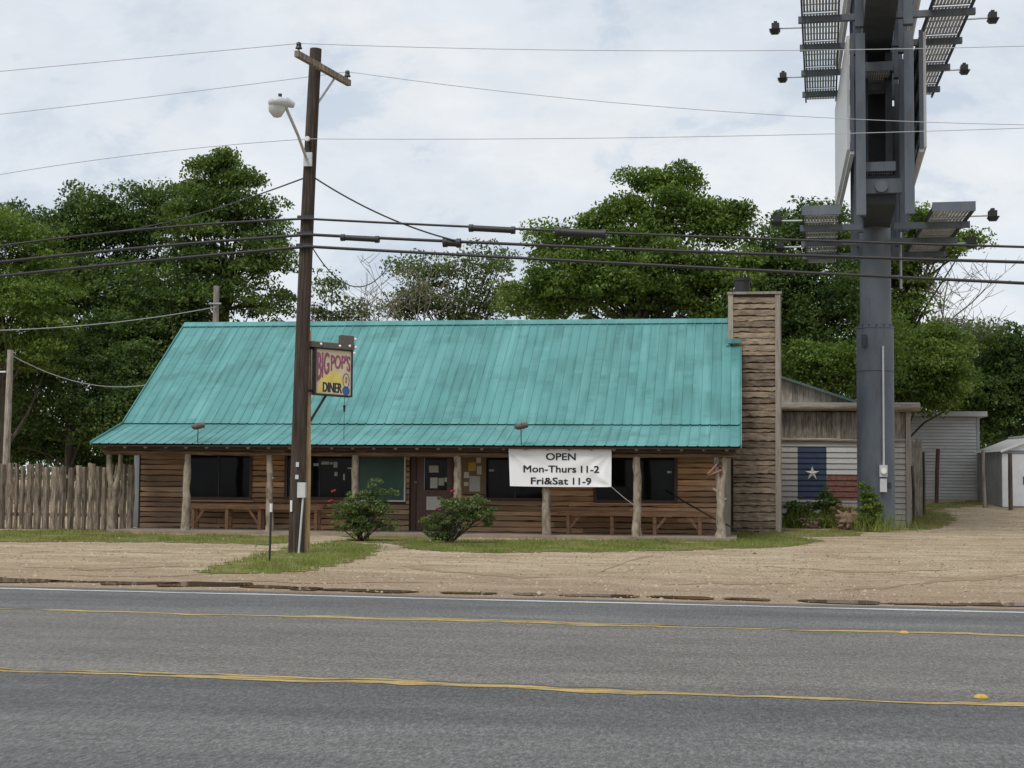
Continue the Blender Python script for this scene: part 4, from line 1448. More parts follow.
def thin(p_att, pix, label, Y, ext, rad=0.0075, mat='wire'):
    pts = [PY(px, py, Y) for px, py in pix]
    allp = [p_att] + pts
    X = np.array([p.x for p in allp])
    co = np.polyfit(X, [p.z for p in allp], min(2, len(allp) - 1), w=[6] + [1] * len(pts))
    cy_ = np.polyfit(X, [p.y for p in allp], 1, w=[6] + [1] * len(pts))
    line = [(x, float(np.polyval(cy_, x)), float(np.polyval(co, x))) for x in np.linspace(p_att.x, ext, 40)]
    line[0] = tuple(p_att)
    tag(MB().tube(line, rad, 5).build('power_line', MAT[mat]), label, 'wire', 'overhead lines on the power pole')
thin(INS[0], [(150, 59), (0, 70.5)], 'thin bare top wire running left from the front insulator', INS[0].y + 0.3, -30)
thin(INS[0], [(650, 48), (1024, 47.5)], 'thin bare top wire running right from the front insulator', INS[0].y - 0.5, 20)
thin(INS[1], [(150, 98), (0, 113.5)], 'thin bare wire running left from the rear crossarm insulator', INS[1].y + 0.3, -30)
thin(INS[1], [(560, 94), (850, 119), (1024, 126)], 'thin bare wire running right from the rear crossarm insulator', INS[1].y - 0.5, 20)
thin(INS[2], [(150, 154), (0, 174)], 'thin bare lower wire running left from the pole insulator', INS[2].y + 0.2, -30)
thin(INS[2], [(600, 136), (1024, 129)], 'thin bare lower wire running right from the pole insulator', INS[2].y - 0.4, 20)
# service drops
def cord(pts, rad, name, label, mat='rubber', sag=0.0, n=16):
    a, b2 = pts
    line = [a.lerp(b2, i / n) + Vector((0, 0, -sag * 4 * (i / n) * (1 - i / n))) for i in range(n + 1)]
    return tag(MB().tube(line, rad, 5).build(name, MAT[mat]), label, 'wire', 'service drops')
att = lean(PY(309, 178, YPP).z)
cord((att + Vector((0.12, 0, 0)), PY(455, 240.5, YPP - 0.42)), 0.018, 'service_drop', 'black service drop slanting from pole down to the right', sag=0.15)
cord((att + Vector((-0.12, 0, 0)), PY(110, 232, 60)), 0.018, 'service_drop', 'black service drop slanting from pole down to the left', sag=0.2)
cord((lean(PY(309, 247, YPP).z) + Vector((0.13, 0, 0)), PY(392, 262, 38)), 0.014, 'service_drop', 'slack grey loop of wire hanging right of the pole', sag=0.75)
# old poles behind
bp = PY(216.5, 286, 56)
r = thing('back_pole', (bp.x, 56, gz(0, 56)), 'short weathered pole top showing above the roof left of power pole', 'utility pole')
MB().tube([(bp.x, 56, gz(0, 56) - 0.1), (bp.x, 56, bp.z)], [0.14, 0.11], 10).build('pole_shaft', MAT['greywood'], r)
MB().span((bp.x - 0.25, 55.85, bp.z - 0.72), (bp.x + 0.25, 55.88, bp.z - 0.66)).build('clamp', MAT['steel'], r)
fb = PY(6, 470, 47)
ft = PY(10.5, 350, 47)
r = thing('back_pole', (fb.x, 47, gz(0, 47)), 'grey leaning pole behind the slab fence at far left', 'utility pole')
lowx = fb.x - (ft.x - fb.x) * 0.55
MB().tube([(lowx, 47, gz(0, 47) - 0.05), (ft.x, 47, ft.z)], [0.13, 0.10], 10).build('pole_shaft', MAT['greywood'], r)
MB().span((ft.x - 0.32, 46.86, ft.z - 0.75), (ft.x - 0.08, 46.9, ft.z - 0.70)).build('lamp_bracket', MAT['white'], r)
cord((PY(216, 307, 55.9), PY(-60, 331, 47)), 0.016, 'service_drop', 'thin grey wire crossing the trees left of the roof', 'wire', 0.25)
cord((PY(11, 355, 47), PY(190, 372, 56)), 0.016, 'service_drop', 'slack thin wire from the leaning left pole into the trees', 'wire', 0.8)

# ================================================================== ANNEX WITH MURAL
YA = 50.0
ga = gz(3, YA)
ax0, ax1 = 1.12, X_at(911, YA)
annex = thing('annex', (3.3, YA, ga), 'grey lap-sided annex with blue, white and red flag mural beside chimney', 'building')
zf0, zf1 = PY(830, 412, YA).z, PY(830, 404, YA).z          # fascia log
zb0 = PY(830, 440, YA).z                                   # strip under the board band
MB().span((ax0, YA + 0.05, ga - 0.3), (ax1 - 0.02, YA + 5.5, zf0)).build('core_wall', MAT['deck'], annex)
def mural():
    m, t, b = mat_base('siding_with_mural')
    q = NT(t)
    p = q.n('ShaderNodeNewGeometry').outputs['Position']
    sp = q.n('ShaderNodeSeparateXYZ')
    t.links.new(p, sp.inputs[0])
    X, Z = sp.outputs[0], sp.outputs[2]
    def rect(a, b2):
        p0_, p1_ = PY(a[0], a[1], YA), PY(b2[0], b2[1], YA)
        r_ = q.math('MULTIPLY', q.math('GREATER_THAN', X, p0_.x), q.math('LESS_THAN', X, p1_.x))
        return q.math('MULTIPLY', r_, q.math('MULTIPLY', q.math('LESS_THAN', Z, p0_.z), q.math('GREATER_THAN', Z, p1_.z)))
    n = q.noise(q.pos((2.2, 1, 4)), 2.0, 6, 0.7)
    base = q.ramp(n, [(0.25, (0.34, 0.315, 0.285)), (0.7, (0.45, 0.42, 0.38))])
    wear = q.noise(q.pos((3.0, 1, 7)), 2.4, 7, 0.8)
    blue = q.ramp(n, [(0.3, (0.018, 0.034, 0.075)), (0.75, (0.035, 0.055, 0.11))])
    white = q.ramp(wear, [(0.3, (0.45, 0.45, 0.43)), (0.55, (0.60, 0.60, 0.57))])
    red = q.mix(q.ramp(wear, [(0.40, g3(0)), (0.54, g3(0.8))]), (0.20, 0.012, 0.018), (0.21, 0.15, 0.10))
    c = q.mix(rect((797.5, 447), (826.6, 500)), base, blue)
    c = q.mix(rect((826.6, 446.5), (880, 474.5)), c, white)
    c = q.mix(rect((826.6, 474.5), (880, 501)), c, red)
    r = q.n('ShaderNodeObjectInfo').outputs['Random']
    c = q.mix(1.0, c, q.ramp(r, [(0, g3(0.93)), (1, g3(1.07))]), 'MULTIPLY')
    q.put(b.inputs['Base Color'], c)
    b.inputs['Roughness'].default_value = 0.7
    return m
MAT['mural'] = mural()
MAT['bandwood'] = wood('vertical_band_boards', (0.07, 0.056, 0.045), (0.25, 0.21, 0.175), (0.43, 0.38, 0.325), (14, 14, 2.4), 0.25)
def lap_boards(x0, x1, z0, z1, Y, h, mat, parent, name='siding_board'):
    n = max(1, round((z1 - z0) / h))
    h = (z1 - z0) / n
    gp = h * 0.10
    v = [(0, -0.012, h - gp), (x1 - x0, -0.012, h - gp), (0, -0.04, 0), (x1 - x0, -0.04, 0), (0, 0.03, 0), (x1 - x0, 0.03, 0), (0, 0.03, h - gp), (x1 - x0, 0.03, h - gp)]
    me = bpy.data.meshes.new(name)
    me.from_pydata(v, [], [(2, 3, 1, 0), (4, 5, 3, 2), (0, 6, 4, 2), (1, 3, 5, 7), (0, 1, 7, 6)])
    for i in range(n):
        mobj(name, me, mat, parent, (x0, Y + random.uniform(0, 0.003), z0 + i * h))
lap_boards(ax0, ax1 - 0.16, ga - 0.02, zb0 - 0.03, YA, 0.176, MAT['mural'], annex)
MB().span((ax1 - 0.155, YA - 0.06, ga - 0.2), (ax1, YA + 0.12, zf0 - 0.002)).build('corner_post', MAT['trimgrey'], annex)
MB().tube([(ax0 + (ax1 - 0.17 - ax0) * i / 12, YA - 0.05, zb0 + 0.015 * wob(i, 4)) for i in range(13)], 0.06, 7, jit=0.08).build('log_strip', MAT['fascia'], annex)
x = ax0
while x < ax1 - 0.2:
    wd = random.uniform(0.13, 0.21)
    wd = min(wd, ax1 - 0.17 - x)
    MB().span((x, YA - 0.02 - random.uniform(0, 0.012), zb0 + 0.05), (x + wd - 0.008, YA + 0.03, zf0 - 0.002)).build('band_board', MAT['bandwood'], annex)
    x += wd
xo = X_at(921, YA - 0.35)
b = MB()
b.tube([(ax0 + (xo - ax0) * i / 12, YA - 0.30, (zf0 + zf1) / 2 + 0.012 * wob(i, 6)) for i in range(13)], 0.125, 8, jit=0.07)
b.build('fascia_log', MAT['fascia'], annex)
MB().prism([(ax0, YA - 0.38, zf1 - 0.03), (ax0, YA + 5.6, zf1 + 0.25), (ax0, YA + 5.6, zf1 + 0.31), (ax0, YA - 0.38, zf1 + 0.03)], (xo - ax0 - 0.02, 0, 0)).build('low_roof', MAT['shedroof'], annex)
MB().bar((xo - 0.08, YA - 0.2, (zf0 + zf1) / 2 - 0.02), (xo - 0.08, YA + 5.4, (zf0 + zf1) / 2 + 0.2), 0.05, 0.2).build('side_fascia', MAT['deck'], annex)
# gable rising behind, with dark green edged metal roof
YG = YA + 0.9
gl, gr = PY(779, 376.5, YG), PY(886, 412, YG)
sl_g = (gl.z - gr.z) / (gr.x - gl.x)
xl_ = gl.x - 3.0
zl_ = gl.z + 3.0 * sl_g
MB().prism([(xl_, YG + 0.06, 3.6), (gr.x, YG + 0.06, 3.6), (gr.x, YG + 0.06, gr.z - 0.06), (xl_, YG + 0.06, zl_ - 0.06)], (0, 4.0, 0)).build('gable_wall', MAT['deck'], annex)
x = gl.x - 0.3
while x < gr.x - 0.05:
    wd = random.uniform(0.14, 0.22)
    zt = gl.z - (x + wd / 2 - gl.x) * sl_g
    MB().prism([(x, YG, zf1 - 0.05), (x + wd - 0.008, YG, zf1 - 0.05), (x + wd - 0.008, YG, zt - sl_g * wd / 2 - 0.05), (x, YG, zt + sl_g * wd / 2 - 0.05)], (0, 0.05, 0)).build('gable_board', MAT['greywood'], annex)
    x += wd
dkg = simple('dark_green_roof_metal', (0.075, 0.12, 0.105), 0.5, var=0.2, scale=3)
b = MB()
b.prism([(xl_, YG - 0.25, zl_ - 0.05), (gr.x + 0.25, YG - 0.25, gr.z - 0.05 - 0.25 * sl_g), (gr.x + 0.25, YG - 0.25, gr.z + 0.03 - 0.25 * sl_g), (xl_, YG - 0.25, zl_ + 0.03)], (0, 4.4, 0))
b.build('gable_roof', dkg, annex)
# star mounted on the blue field
sc = PY(812.3, 473.5, YA - 0.06)
R_, r_i = 0.235, 0.092
v = [(sc.x, YA - 0.11, sc.z)]
for i in range(10):
    a = pi / 2 + i * pi / 5
    rr = R_ if i % 2 == 0 else r_i
    v.append((sc.x + rr * cos(a), YA - 0.045, sc.z + rr * sin(a)))
n = len(v)
v += [(q_[0], YA - 0.036, q_[2]) for q_ in v[1:]]
f = [(0, 1 + i, 1 + (i + 1) % 10) for i in range(10)] + [(1 + i, n + i, n + (i + 1) % 10, 1 + (i + 1) % 10) for i in range(10)]
me = bpy.data.meshes.new('barn_star')
me.from_pydata(v, [], f)
tag(mobj('barn_star', me, simple('cream_star_paint', (0.62, 0.61, 0.55), 0.5, var=0.1, scale=8)), 'cream five-pointed star mounted on the blue painted field', 'star')

# ================================================================== MONOPOLE BILLBOARD
YM = 47.6
mc = PY(876.3, 529, YM)
mg = gz(mc.x, YM)
bb = thing('billboard', (mc.x, YM, mg), 'tall steel monopole billboard seen edge-on, with catwalks and floodlights', 'billboard')
zj = PY(876, 328, YM).z
b = MB().tube([(mc.x, YM, mg - 0.2), (mc.x, YM, zj)], 0.56, 28)
b.build('column', MAT['bluesteel'], bb, (mc.x, YM, mg))
zt_ = PY(876, 236, YM).z
up = MB().tube([(mc.x + 0.02, YM, zj + 0.02), (mc.x + 0.02, YM, zt_ + 0.8)], 0.47, 28).build('upper_column', MAT['bluesteel'], bb)
MB().tube([(mc.x, YM, zj - 0.03), (mc.x, YM, zj + 0.035)], 0.585, 28).build('flange', MAT['bluesteel'], bb)
for k in range(9):
    a = -pi + pi * k / 8
    MB().span((mc.x + 0.575 * cos(a) - 0.02, YM + 0.575 * sin(a) - 0.02, zj + 0.0), (mc.x + 0.575 * cos(a) + 0.02, YM + 0.575 * sin(a) + 0.02, zj + 0.07)).build('bolt', MAT['darksteel'], up)
for zz in (PY(876, 372, YM).z,):
    MB().tube([(mc.x, YM, zz - 0.012), (mc.x, YM, zz + 0.012)], 0.566, 28).build('weld_band', MAT['darksteel'], bb)
# conduit, meter and switch box on the column
cxp = X_at(883.5, YM - 0.6, 420)
MB().tube([(cxp, YM - 0.585, PY(883, 346, YM - 0.6).z), (cxp, YM - 0.585, PY(883, 466, YM - 0.6).z)], 0.032, 8).build('conduit', MAT['lampgrey'], bb)
p0, p1 = PY(879.5, 465, YM - 0.7), PY(887.5, 477, YM - 0.7)
bx_ = MB().span((p0.x, YM - 0.72, p1.z), (p1.x, YM - 0.53, p0.z)).build('meter_box', MAT['lampgrey'], bb)
MB().tube([((p0.x + p1.x) / 2, YM - 0.73, (p0.z + p1.z) / 2), ((p0.x + p1.x) / 2, YM - 0.82, (p0.z + p1.z) / 2)], [0.095, 0.085], 12).build('meter_glass', MAT['bulb'], bx_)
p0, p1 = PY(880, 478.5, YM - 0.7), PY(887, 492, YM - 0.7)
MB().span((p0.x, YM - 0.70, p1.z), (p1.x, YM - 0.53, p0.z)).build('switch_box', MAT['lampgrey'], bb)
MB().span((p1.x + 0.05, YM - 0.58, p1.z + 0.1), (p1.x + 0.14, YM - 0.48, p1.z + 0.28)).build('latch', MAT['darksteel'], bb)
MB().span((mc.x - 0.44, YM - 0.55, zj - 0.62), (mc.x - 0.30, YM - 0.40, zj - 0.25)).build('cleat', MAT['darksteel'], bb)
# local frame along the panels
AZ = YAW * -1 + math.atan((824 - 512) / FPX)          # heading of the panels, clockwise from +Y
ud = Vector((sin(AZ), cos(AZ), 0))
vd = Vector((cos(AZ), -sin(AZ), 0))
O_ = Vector((mc.x, YM, 0))
def B3(u, v, z):
    if v > 1.4:                          # right walkway closes in towards the far end
        v -= 0.04 * (u + 5) + 0.08
    elif v > 0.95:
        v += 0.14
    elif v < -1.245:
        v += 0.2
    elif v < -0.95:                      # left face splays out towards the far end
        v += 0.40 - 0.03 * (u + 5)
    return O_ + ud * u + vd * v + Vector((0, 0, z))
def bbox(m, u0, u1, v0, v1, z0, z1):
    vs = [B3(u, v, z) for z in (z0, z1) for u in (u0, u1) for v in (v0, v1)]
    return m.add(vs, [(0, 1, 3, 2), (4, 6, 7, 5), (0, 4, 5, 1), (2, 3, 7, 6), (0, 2, 6, 4), (1, 5, 7, 3)])
ZL, ZU = 9.20, 14.85
UN, UF = -5.0, 5.2
# torsion boxes and the central mast
m = bbox(MB(), -4.3, UF, -0.46, 0.46, 9.45, 10.25)
m.build('torsion_box', MAT['darksteel'], bb)
bbox(MB(), -4.5, -4.31, -0.62, 0.62, 9.72, 10.12).build('end_beam', MAT['bluesteel'], bb)
e0, e1 = B3(-4.7, 0.05, 9.88), B3(-4.49, 0.05, 9.88)
MB().tube([e0, e1], 0.17, 16).build('pipe_end', MAT['bluesteel'], bb)
bbox(MB(), -7.6, UF, -0.42, 0.42, 14.3, 15.2).build('torsion_box', MAT['darksteel'], bb)
bbox(MB(), -0.5, 0.5, -0.38, 0.38, 10.26, 14.29).build('mast', MAT['darksteel'], bb)
bbox(MB(), -0.45, 0.45, -0.36, 0.36, 15.21, 20.2).build('mast', MAT['darksteel'], bb)
for u in (-2.4, 2.0, 4.4):
    for v in (-0.33, 0.36):
        bbox(MB(), u, u + 0.2, v - 0.1, v + 0.1, 10.26, 14.29).build('inner_post', MAT['darksteel'], bb)
# uprights carrying the faces
for u in (-4.95, -2.1, 0.75, 3.6):
    for sgn in (-1, 1):
        v0 = 0.66 if sgn > 0 else -0.64
        m = MB()
        bbox(m, u - 0.14, u - 0.115, v0, v0 + 0.26, ZL - 0.18, 14.1)
        bbox(m, u + 0.115, u + 0.14, v0, v0 + 0.26, ZL - 0.18, 14.1)
        bbox(m, u - 0.115, u + 0.115, v0 + 0.12, v0 + 0.14, ZL - 0.18, 14.1)
        m.build('upright', MAT['bluesteel'], bb)
for u in (-4.8, -2.0, 0.9, 3.6):
    for sgn in (-1, 1):
        v0 = 0.66 if sgn > 0 else -0.64
        bbox(MB(), u - 0.13, u + 0.13, v0, v0 + 0.26, 14.35, 20.0).build('upright', MAT['bluesteel'], bb)
# panels (two lower faces, two upper faces) with horizontal stringers
for sgn in (-1, 1):
    for (z0, z1, u0) in ((11.15, 14.45, -3.7), (16.0, 20.0, -6.5)):
        va, vb = (1.12, 1.20) if sgn > 0 else (-1.22, -1.14)
        fc_ = bbox(MB(), u0, UF, va, vb, z0, z1).build('billboard_panel', MAT['facewhite'], bb)
        va2, vb2 = (1.02, 1.115) if sgn > 0 else (-1.135, -1.08)
        for k in range(5):
            zz = z0 + 0.15 + (z1 - z0 - 0.3) * k / 4
            bbox(MB(), u0 + 0.05, UF - 0.05, va2, vb2, zz - 0.06, zz + 0.06).build('stringer', MAT['darksteel'], fc_)
        va3, vb3 = (1.0, 1.115) if sgn > 0 else (-1.135, -1.02)
        bbox(MB(), u0 - 0.06, u0 - 0.002, va3, vb3, z0 - 0.05, z1 + 0.05).build('edge_trim', MAT['bluesteel'], fc_)
        bbox(MB(), u0, UF, va3, vb3, z0 - 0.14, z0 - 0.003).build('bottom_trim', MAT['facewhite'], fc_)
# catwalks: grating sections on outriggers
def catwalk(v0, v1, z, u0, u1, beams, inner):
    m = MB()
    for vv in (v0, v1 - 0.05):
        bbox(m, u0, u1, vv, vv + 0.05, z - 0.12, z + 0.005)
    cw = m.build('catwalk', MAT['darksteel'], bb)
    edges = [u0] + list(beams) + [u1]
    for a, c in zip(edges[:-1], edges[1:]):
        if c - a < 0.3: continue
        m = MB()
        nb = 11
        for k in range(nb):
            va = v0 + 0.06 + (v1 - v0 - 0.12) * k / nb
            bbox(m, a + 0.08, c - 0.08, va, va + (v1 - v0 - 0.12) / nb * 0.7, z - 0.03, z)
        ns = max(2, int((c - a) / 0.7))
        for k in range(ns + 1):
            uu = a + 0.08 + (c - a - 0.22) * k / ns
            bbox(m, uu, uu + 0.05, v0 + 0.055, v1 - 0.055, z - 0.028, z - 0.006)
        m.build('grating', MAT['grating'], cw)
    for u in beams:
        m = MB()
        lo, hi = (v0, v1) if inner == 0 else ((v0 - 0.08, inner) if v0 < 0 else (inner, v1 + 0.08))
        bbox(m, u - 0.08, u + 0.08, lo, hi, z - 0.30, z - 0.125)
        m.build('outrigger', MAT['bluesteel'], cw)
    bbox(MB(), u0 - 0.04, u0 - 0.002, v0, v1, z - 0.14, z + 0.12).build('end_plate', MAT['bluesteel'], cw)
catwalk(-2.32, -1.26, ZL, UN, UF, (-3.2, -0.4, 2.4), -0.45)
catwalk(1.46, 2.60, ZL, UN, UF, (-3.2, -0.4, 2.4), 0.45)
catwalk(-2.32, -1.26, ZU, -7.6, UF - 0.1, (-4.8, -2.0, 0.9, 3.6), -0.4)
catwalk(1.46, 2.60, ZU, -7.6, UF - 0.1, (-4.8, -2.0, 0.9, 3.6), 0.4)
catwalk(-0.42, 0.44, 10.45, -4.6, -2.6, (), 0)
catwalk(-0.42, 0.44, 13.55, -3.6, 3.5, (-2.0, 0.5), 0)
# floodlights on arms
for (u, z, d) in ((-3.2, ZU, 0.78), (2.3, ZU, 0.7), (-3.0, ZL, 0.75), (2.0, ZL, 0.8)):
    for sgn in (-1, 1):
        v0 = -2.3 if sgn < 0 else 2.58
        v1 = v0 + sgn * d
        hd = MB()
        c_ = B3(u, v1, z + 0.12)
        bbox(hd, u - 0.16, u + 0.16, v1 - 0.11, v1 + 0.11, z + 0.02, z + 0.19)
        vs_ = [B3(u + a, v1 + sgn * 0.02 + c2, z + zz) for zz, k in ((-0.09, 0.6), (0.018, 1.0)) for a in (-0.18 * k, 0.18 * k) for c2 in (-0.16 * k, 0.16 * k)]
        hd.add(vs_, [(0, 1, 3, 2), (4, 6, 7, 5), (0, 4, 5, 1), (2, 3, 7, 6), (0, 2, 6, 4), (1, 5, 7, 3)])
        bbox(hd, u - 0.1, u + 0.1, v1 - 0.05, v1 + 0.05, z + 0.19, z + 0.26)
        fl = hd.build('floodlight', MAT['black'], bb)
        MB().tube([B3(u, v0 - sgn * 0.9, z + 0.04), B3(u, v1 - sgn * 0.13, z + 0.06)], 0.027, 6).build('lamp_arm', MAT['lampgrey'], fl)
# ladder pipe at the right of the upper column
MB().tube([B3(0.1, 0.78, 7.6), B3(0.1, 0.78, 9.4)], 0.045, 8).bar(B3(0.1, 0.4, 8.0), B3(0.1, 0.8, 8.0), 0.05, 0.05).build('ladder_rail', MAT['steel'], bb)

# ================================================================== OUTBUILDINGS ON THE RIGHT
YK = 62.0
gk = gz(8, YK)
kx0, kx1 = X_at(900, YK), X_at(979.5, YK)
kz1 = PY(975, 417, YK).z
k_ = thing('grey_outbuilding', ((kx0 + kx1) / 2, YK, gk), 'blue-grey lap-sided outbuilding beyond the annex under overhanging branches', 'building')
MB().span((kx0, YK + 0.06, gk - 0.3), (kx1 - 0.02, YK + 5, kz1)).build('core_wall', MAT['shedgrey'], k_)
lap_boards(kx0, kx1 - 0.09, gk - 0.02, kz1, YK, 0.125, MAT['greysiding'], k_)
MB().span((kx1 - 0.085, YK - 0.05, gk - 0.1), (kx1 + 0.02, YK + 0.1, kz1)).build('corner_trim', MAT['greytrim'], k_)
kxr = X_at(988, YK - 0.4)
MB().span((kx0 - 0.3, YK - 0.45, kz1 + 0.004), (kxr, YK + 5.3, kz1 + 0.2)).build('roof', MAT['shedroof'], k_)
# white garden shed
TH = radians(9)
wd_ = Vector((cos(TH), sin(TH), 0))
dd_ = Vector((-sin(TH), cos(TH), 0))
YSH = 58.5
s0 = PY(1002.5, 497, YSH)
s0.z = gz(s0.x, YSH)
zs_ = PY(1003, 450, YSH).z
za_ = zs_ + 0.5
shed = thing('garden_shed', s0, 'white metal garden shed with gabled roof at the right edge', 'shed')
SWD, SDP = 2.7, 2.9
def SP(a, d, z):
    return s0 + wd_ * a + dd_ * d + Vector((0, 0, z - s0.z))
def quadbox(m, a0, a1, d0, d1, z0, z1):
    vs = [SP(a, d, z) for z in (z0, z1) for d in (d0, d1) for a in (a0, a1)]
    return m.add(vs, [(0, 2, 3, 1), (4, 5, 7, 6), (0, 1, 5, 4), (2, 6, 7, 3), (0, 4, 6, 2), (1, 3, 7, 5)])
zg = s0.z
m = MB()
m.prism([SP(0, 0.03, zg), SP(SWD, 0.03, zg), SP(SWD, 0.03, zs_), SP(SWD / 2, 0.03, za_), SP(0, 0.03, zs_)], dd_ * (SDP - 0.06))
m.build('shed_body', MAT['shedgrey'], shed)
for k in range(7):
    quadbox(MB(), -0.022, 0.0, 0.03 + k * (SDP - 0.06) / 7, 0.03 + (k + 0.86) * (SDP - 0.06) / 7, zg + 0.05, zs_ - 0.03).build('side_panel', MAT['shedgrey'], shed)
quadbox(MB(), 0.0, 0.22, -0.01, 0.028, zg + 0.02, zs_ - 0.02).build('front_panel', MAT['shedwhite'], shed)
quadbox(MB(), SWD - 0.22, SWD, -0.01, 0.028, zg + 0.02, zs_ - 0.02).build('front_panel', MAT['shedwhite'], shed)
m = MB()
m.prism([SP(0.0, -0.012, zs_ - 0.015), SP(SWD, -0.012, zs_ - 0.015), SP(SWD / 2, -0.012, za_ - 0.03)], dd_ * 0.035)
m.build('gable_panel', MAT['shedwhite'], shed)
quadbox(MB(), 0.0, SWD, -0.03, -0.013, zs_ - 0.14, zs_ - 0.04).build('door_track', MAT['shedgrey'], shed)
for (a, c) in ((0.36, 0.85), (0.87, 1.34), (1.36, 1.84), (1.86, 2.34)):
    dr = quadbox(MB(), a, c, -0.02, 0.02, zg + 0.05, zs_ - 0.15).build('door', MAT['shedwhite'], shed)
    quadbox(MB(), c - 0.09, c - 0.06, -0.05, -0.021, zg + 0.85, zg + 1.15).build('handle', MAT['black'], dr)
for sgn in (0, 1):
    a_e, a_r = (-0.09, SWD / 2) if sgn == 0 else (SWD + 0.09, SWD / 2)
    m = MB()
    ze_ = zs_ - 0.09 * 0.63
    for k in range(9):
        d0, d1 = -0.1 + k * (SDP + 0.2) / 9, -0.1 + (k + 0.93) * (SDP + 0.2) / 9
        m.add([SP(a_e, d0, ze_), SP(a_r, d0, za_ + 0.01), SP(a_r, d1, za_ + 0.01), SP(a_e, d1, ze_)], [(0, 1, 2, 3)])
        m.add([SP(a_e, d1, ze_ + 0.0), SP(a_r, d1, za_ + 0.01), SP(a_r, d1 + 0.02, za_ + 0.045), SP(a_e, d1 + 0.02, ze_ + 0.035)], [(0, 1, 2, 3)])
    m.build('roof_slope', MAT['shedroof'], shed)
    m = MB()
    m.bar(SP(a_e, -0.11, ze_ + 0.0), SP(a_r, -0.11, za_ + 0.01), 0.03, 0.09)
    m.build('rake_trim', MAT['shedwhite'], shed)
MB().bar(SP(SWD / 2, -0.12, za_ + 0.05), SP(SWD / 2, SDP + 0.1, za_ + 0.05), 0.2, 0.06).build('ridge_cap', MAT['shedwhite'], shed)
# loose posts in front of them
def stake(px0, py0, px1, py1, Y, r0, r1, label, mat, name='old_post'):
    a, c = PY(px0, py0, Y), PY(px1, py1, Y)
    a.z = gz(a.x, Y) - 0.05
    mid = a.lerp(c, 0.6) + Vector((random.uniform(-.02, .02), 0, 0))
    tag(MB().tube([a, mid, c], [r0, (r0 + r1) / 2, r1], 8, jit=0.06).build(name, MAT[mat]), label, 'post', 'old posts on the right')
stake(936.5, 502, 938, 449, 60.5, 0.07, 0.08, 'dark reddish post standing before the blue-grey outbuilding', 'rustpost')
stake(985, 502, 983, 450, 58.2, 0.075, 0.06, 'pale grey post between the outbuilding and the white shed', 'greywood')
stake(1010.5, 502, 1010, 453, 57.3, 0.08, 0.075, 'brown post in front of the white shed doors', 'bark')
# old board gate leaning past the annex corner
YQ = 53.5
r = thing('board_gate', PY(918, 515, YQ), 'narrow weathered board panel propped behind the annex corner', 'fence panel')
gq = gz(6, YQ)
for (a, c, t_) in ((912.5, 915.5, 441), (915.8, 919.0, 438), (919.3, 922.2, 440)):
    xa, xb = X_at(a, YQ), X_at(c, YQ)
    MB().span((xa, YQ, gq - 0.05), (xb - 0.005, YQ + 0.04, PY(a, t_, YQ).z)).build('board', MAT['greywood'], r)
MB().span((X_at(912.5, YQ), YQ - 0.04, PY(915, 447, YQ).z), (X_at(922, YQ), YQ - 0.003, PY(915, 443, YQ).z)).build('rail', MAT['greywood'], r)
stake(924, 505, 923.5, 452, 54.5, 0.05, 0.045, 'thin dark post just right of the propped board panel', 'bark')
stake(914, 521, 912.5, 466, 51.5, 0.045, 0.05, 'crooked dark stick leaning on the annex corner', 'bark')

# ================================================================== VEGETATION
def leaves(name, c, size, mat, parent, droop=0.25, asp=0.55):
    """c: Nx3 leaf centres -> rhombic leaves"""
    n = len(c)
    a = rng.normal(0, 1, (n, 3))
    a[:, 2] -= droop
    a /= np.linalg.norm(a, axis=1)[:, None]
    nrm = rng.normal(0, 1, (n, 3))
    nrm[:, 2] += 1.5
    b = np.cross(nrm, a)
    b /= np.linalg.norm(b, axis=1)[:, None] + 1e-9
    s = (size * rng.uniform(0.65, 1.3, n))[:, None]
    v = np.stack([c - a * s * 0.5, c + b * s * asp * 0.5 - a * s * 0.05, c + a * s * 0.5, c - b * s * asp * 0.5 - a * s * 0.05], 1).reshape(-1, 3)
    f = np.arange(4 * n).reshape(-1, 4)
    return mobj(name, np_mesh(name, v, f), mat, parent)
def clumps(lobes, nclump, per, rc, thin=0.0):
    """leaf centres grouped into boughs and sprigs through the lobes' volume; also returns bough centres"""
    vol = np.array([l[3] * l[4] * l[5] for l in lobes]) ** 0.8
    cnt = np.maximum(3, (nclump * vol / vol.sum()).astype(int))
    out, cen = [], []
    for (cx, cy, cz, rx, ry_, rz), k in zip(lobes, cnt):
        d = rng.normal(0, 1, (k, 3))
        d /= np.linalg.norm(d, axis=1)[:, None]
        spr = rng.random(k) < 0.42                      # small sprigs poke out of the outline
        rr = np.where(spr, rng.uniform(0.8, 1.3, k), 0.12 + 0.82 * np.sqrt(rng.random(k)))
        bumpy = 1 + 0.15 * np.sin(d[:, 0] * 5 + cx) + 0.13 * np.sin(d[:, 2] * 7 + cy) + 0.1 * np.sin(d[:, 1] * 9)
        p = np.array([cx, cy, cz]) + d * (rr * bumpy)[:, None] * np.array([rx, ry_, rz])
        cen.append(p)
        for q_, sp_ in zip(p, spr):
            s = rng.uniform(0.28, 0.6) if sp_ else rng.uniform(0.5, 1.1)
            m = int(per * 1.25 * (s * s * 1.15 + 0.05))
            g = rng.normal(0, 1, (m, 3))
            g[:, 2] = np.abs(g[:, 2]) * 1.1 - 0.35          # boughs: leafy domes, open below
            g /= np.linalg.norm(g, axis=1)[:, None]
            g *= (rng.random(m) ** 0.35)[:, None]
            ax = np.array([rng.uniform(0.75, 1.45), rng.uniform(0.75, 1.3), rng.uniform(0.45, 0.8)])
            out.append(q_ + g * ax * rc * s)
    return np.concatenate(out), np.concatenate(cen)
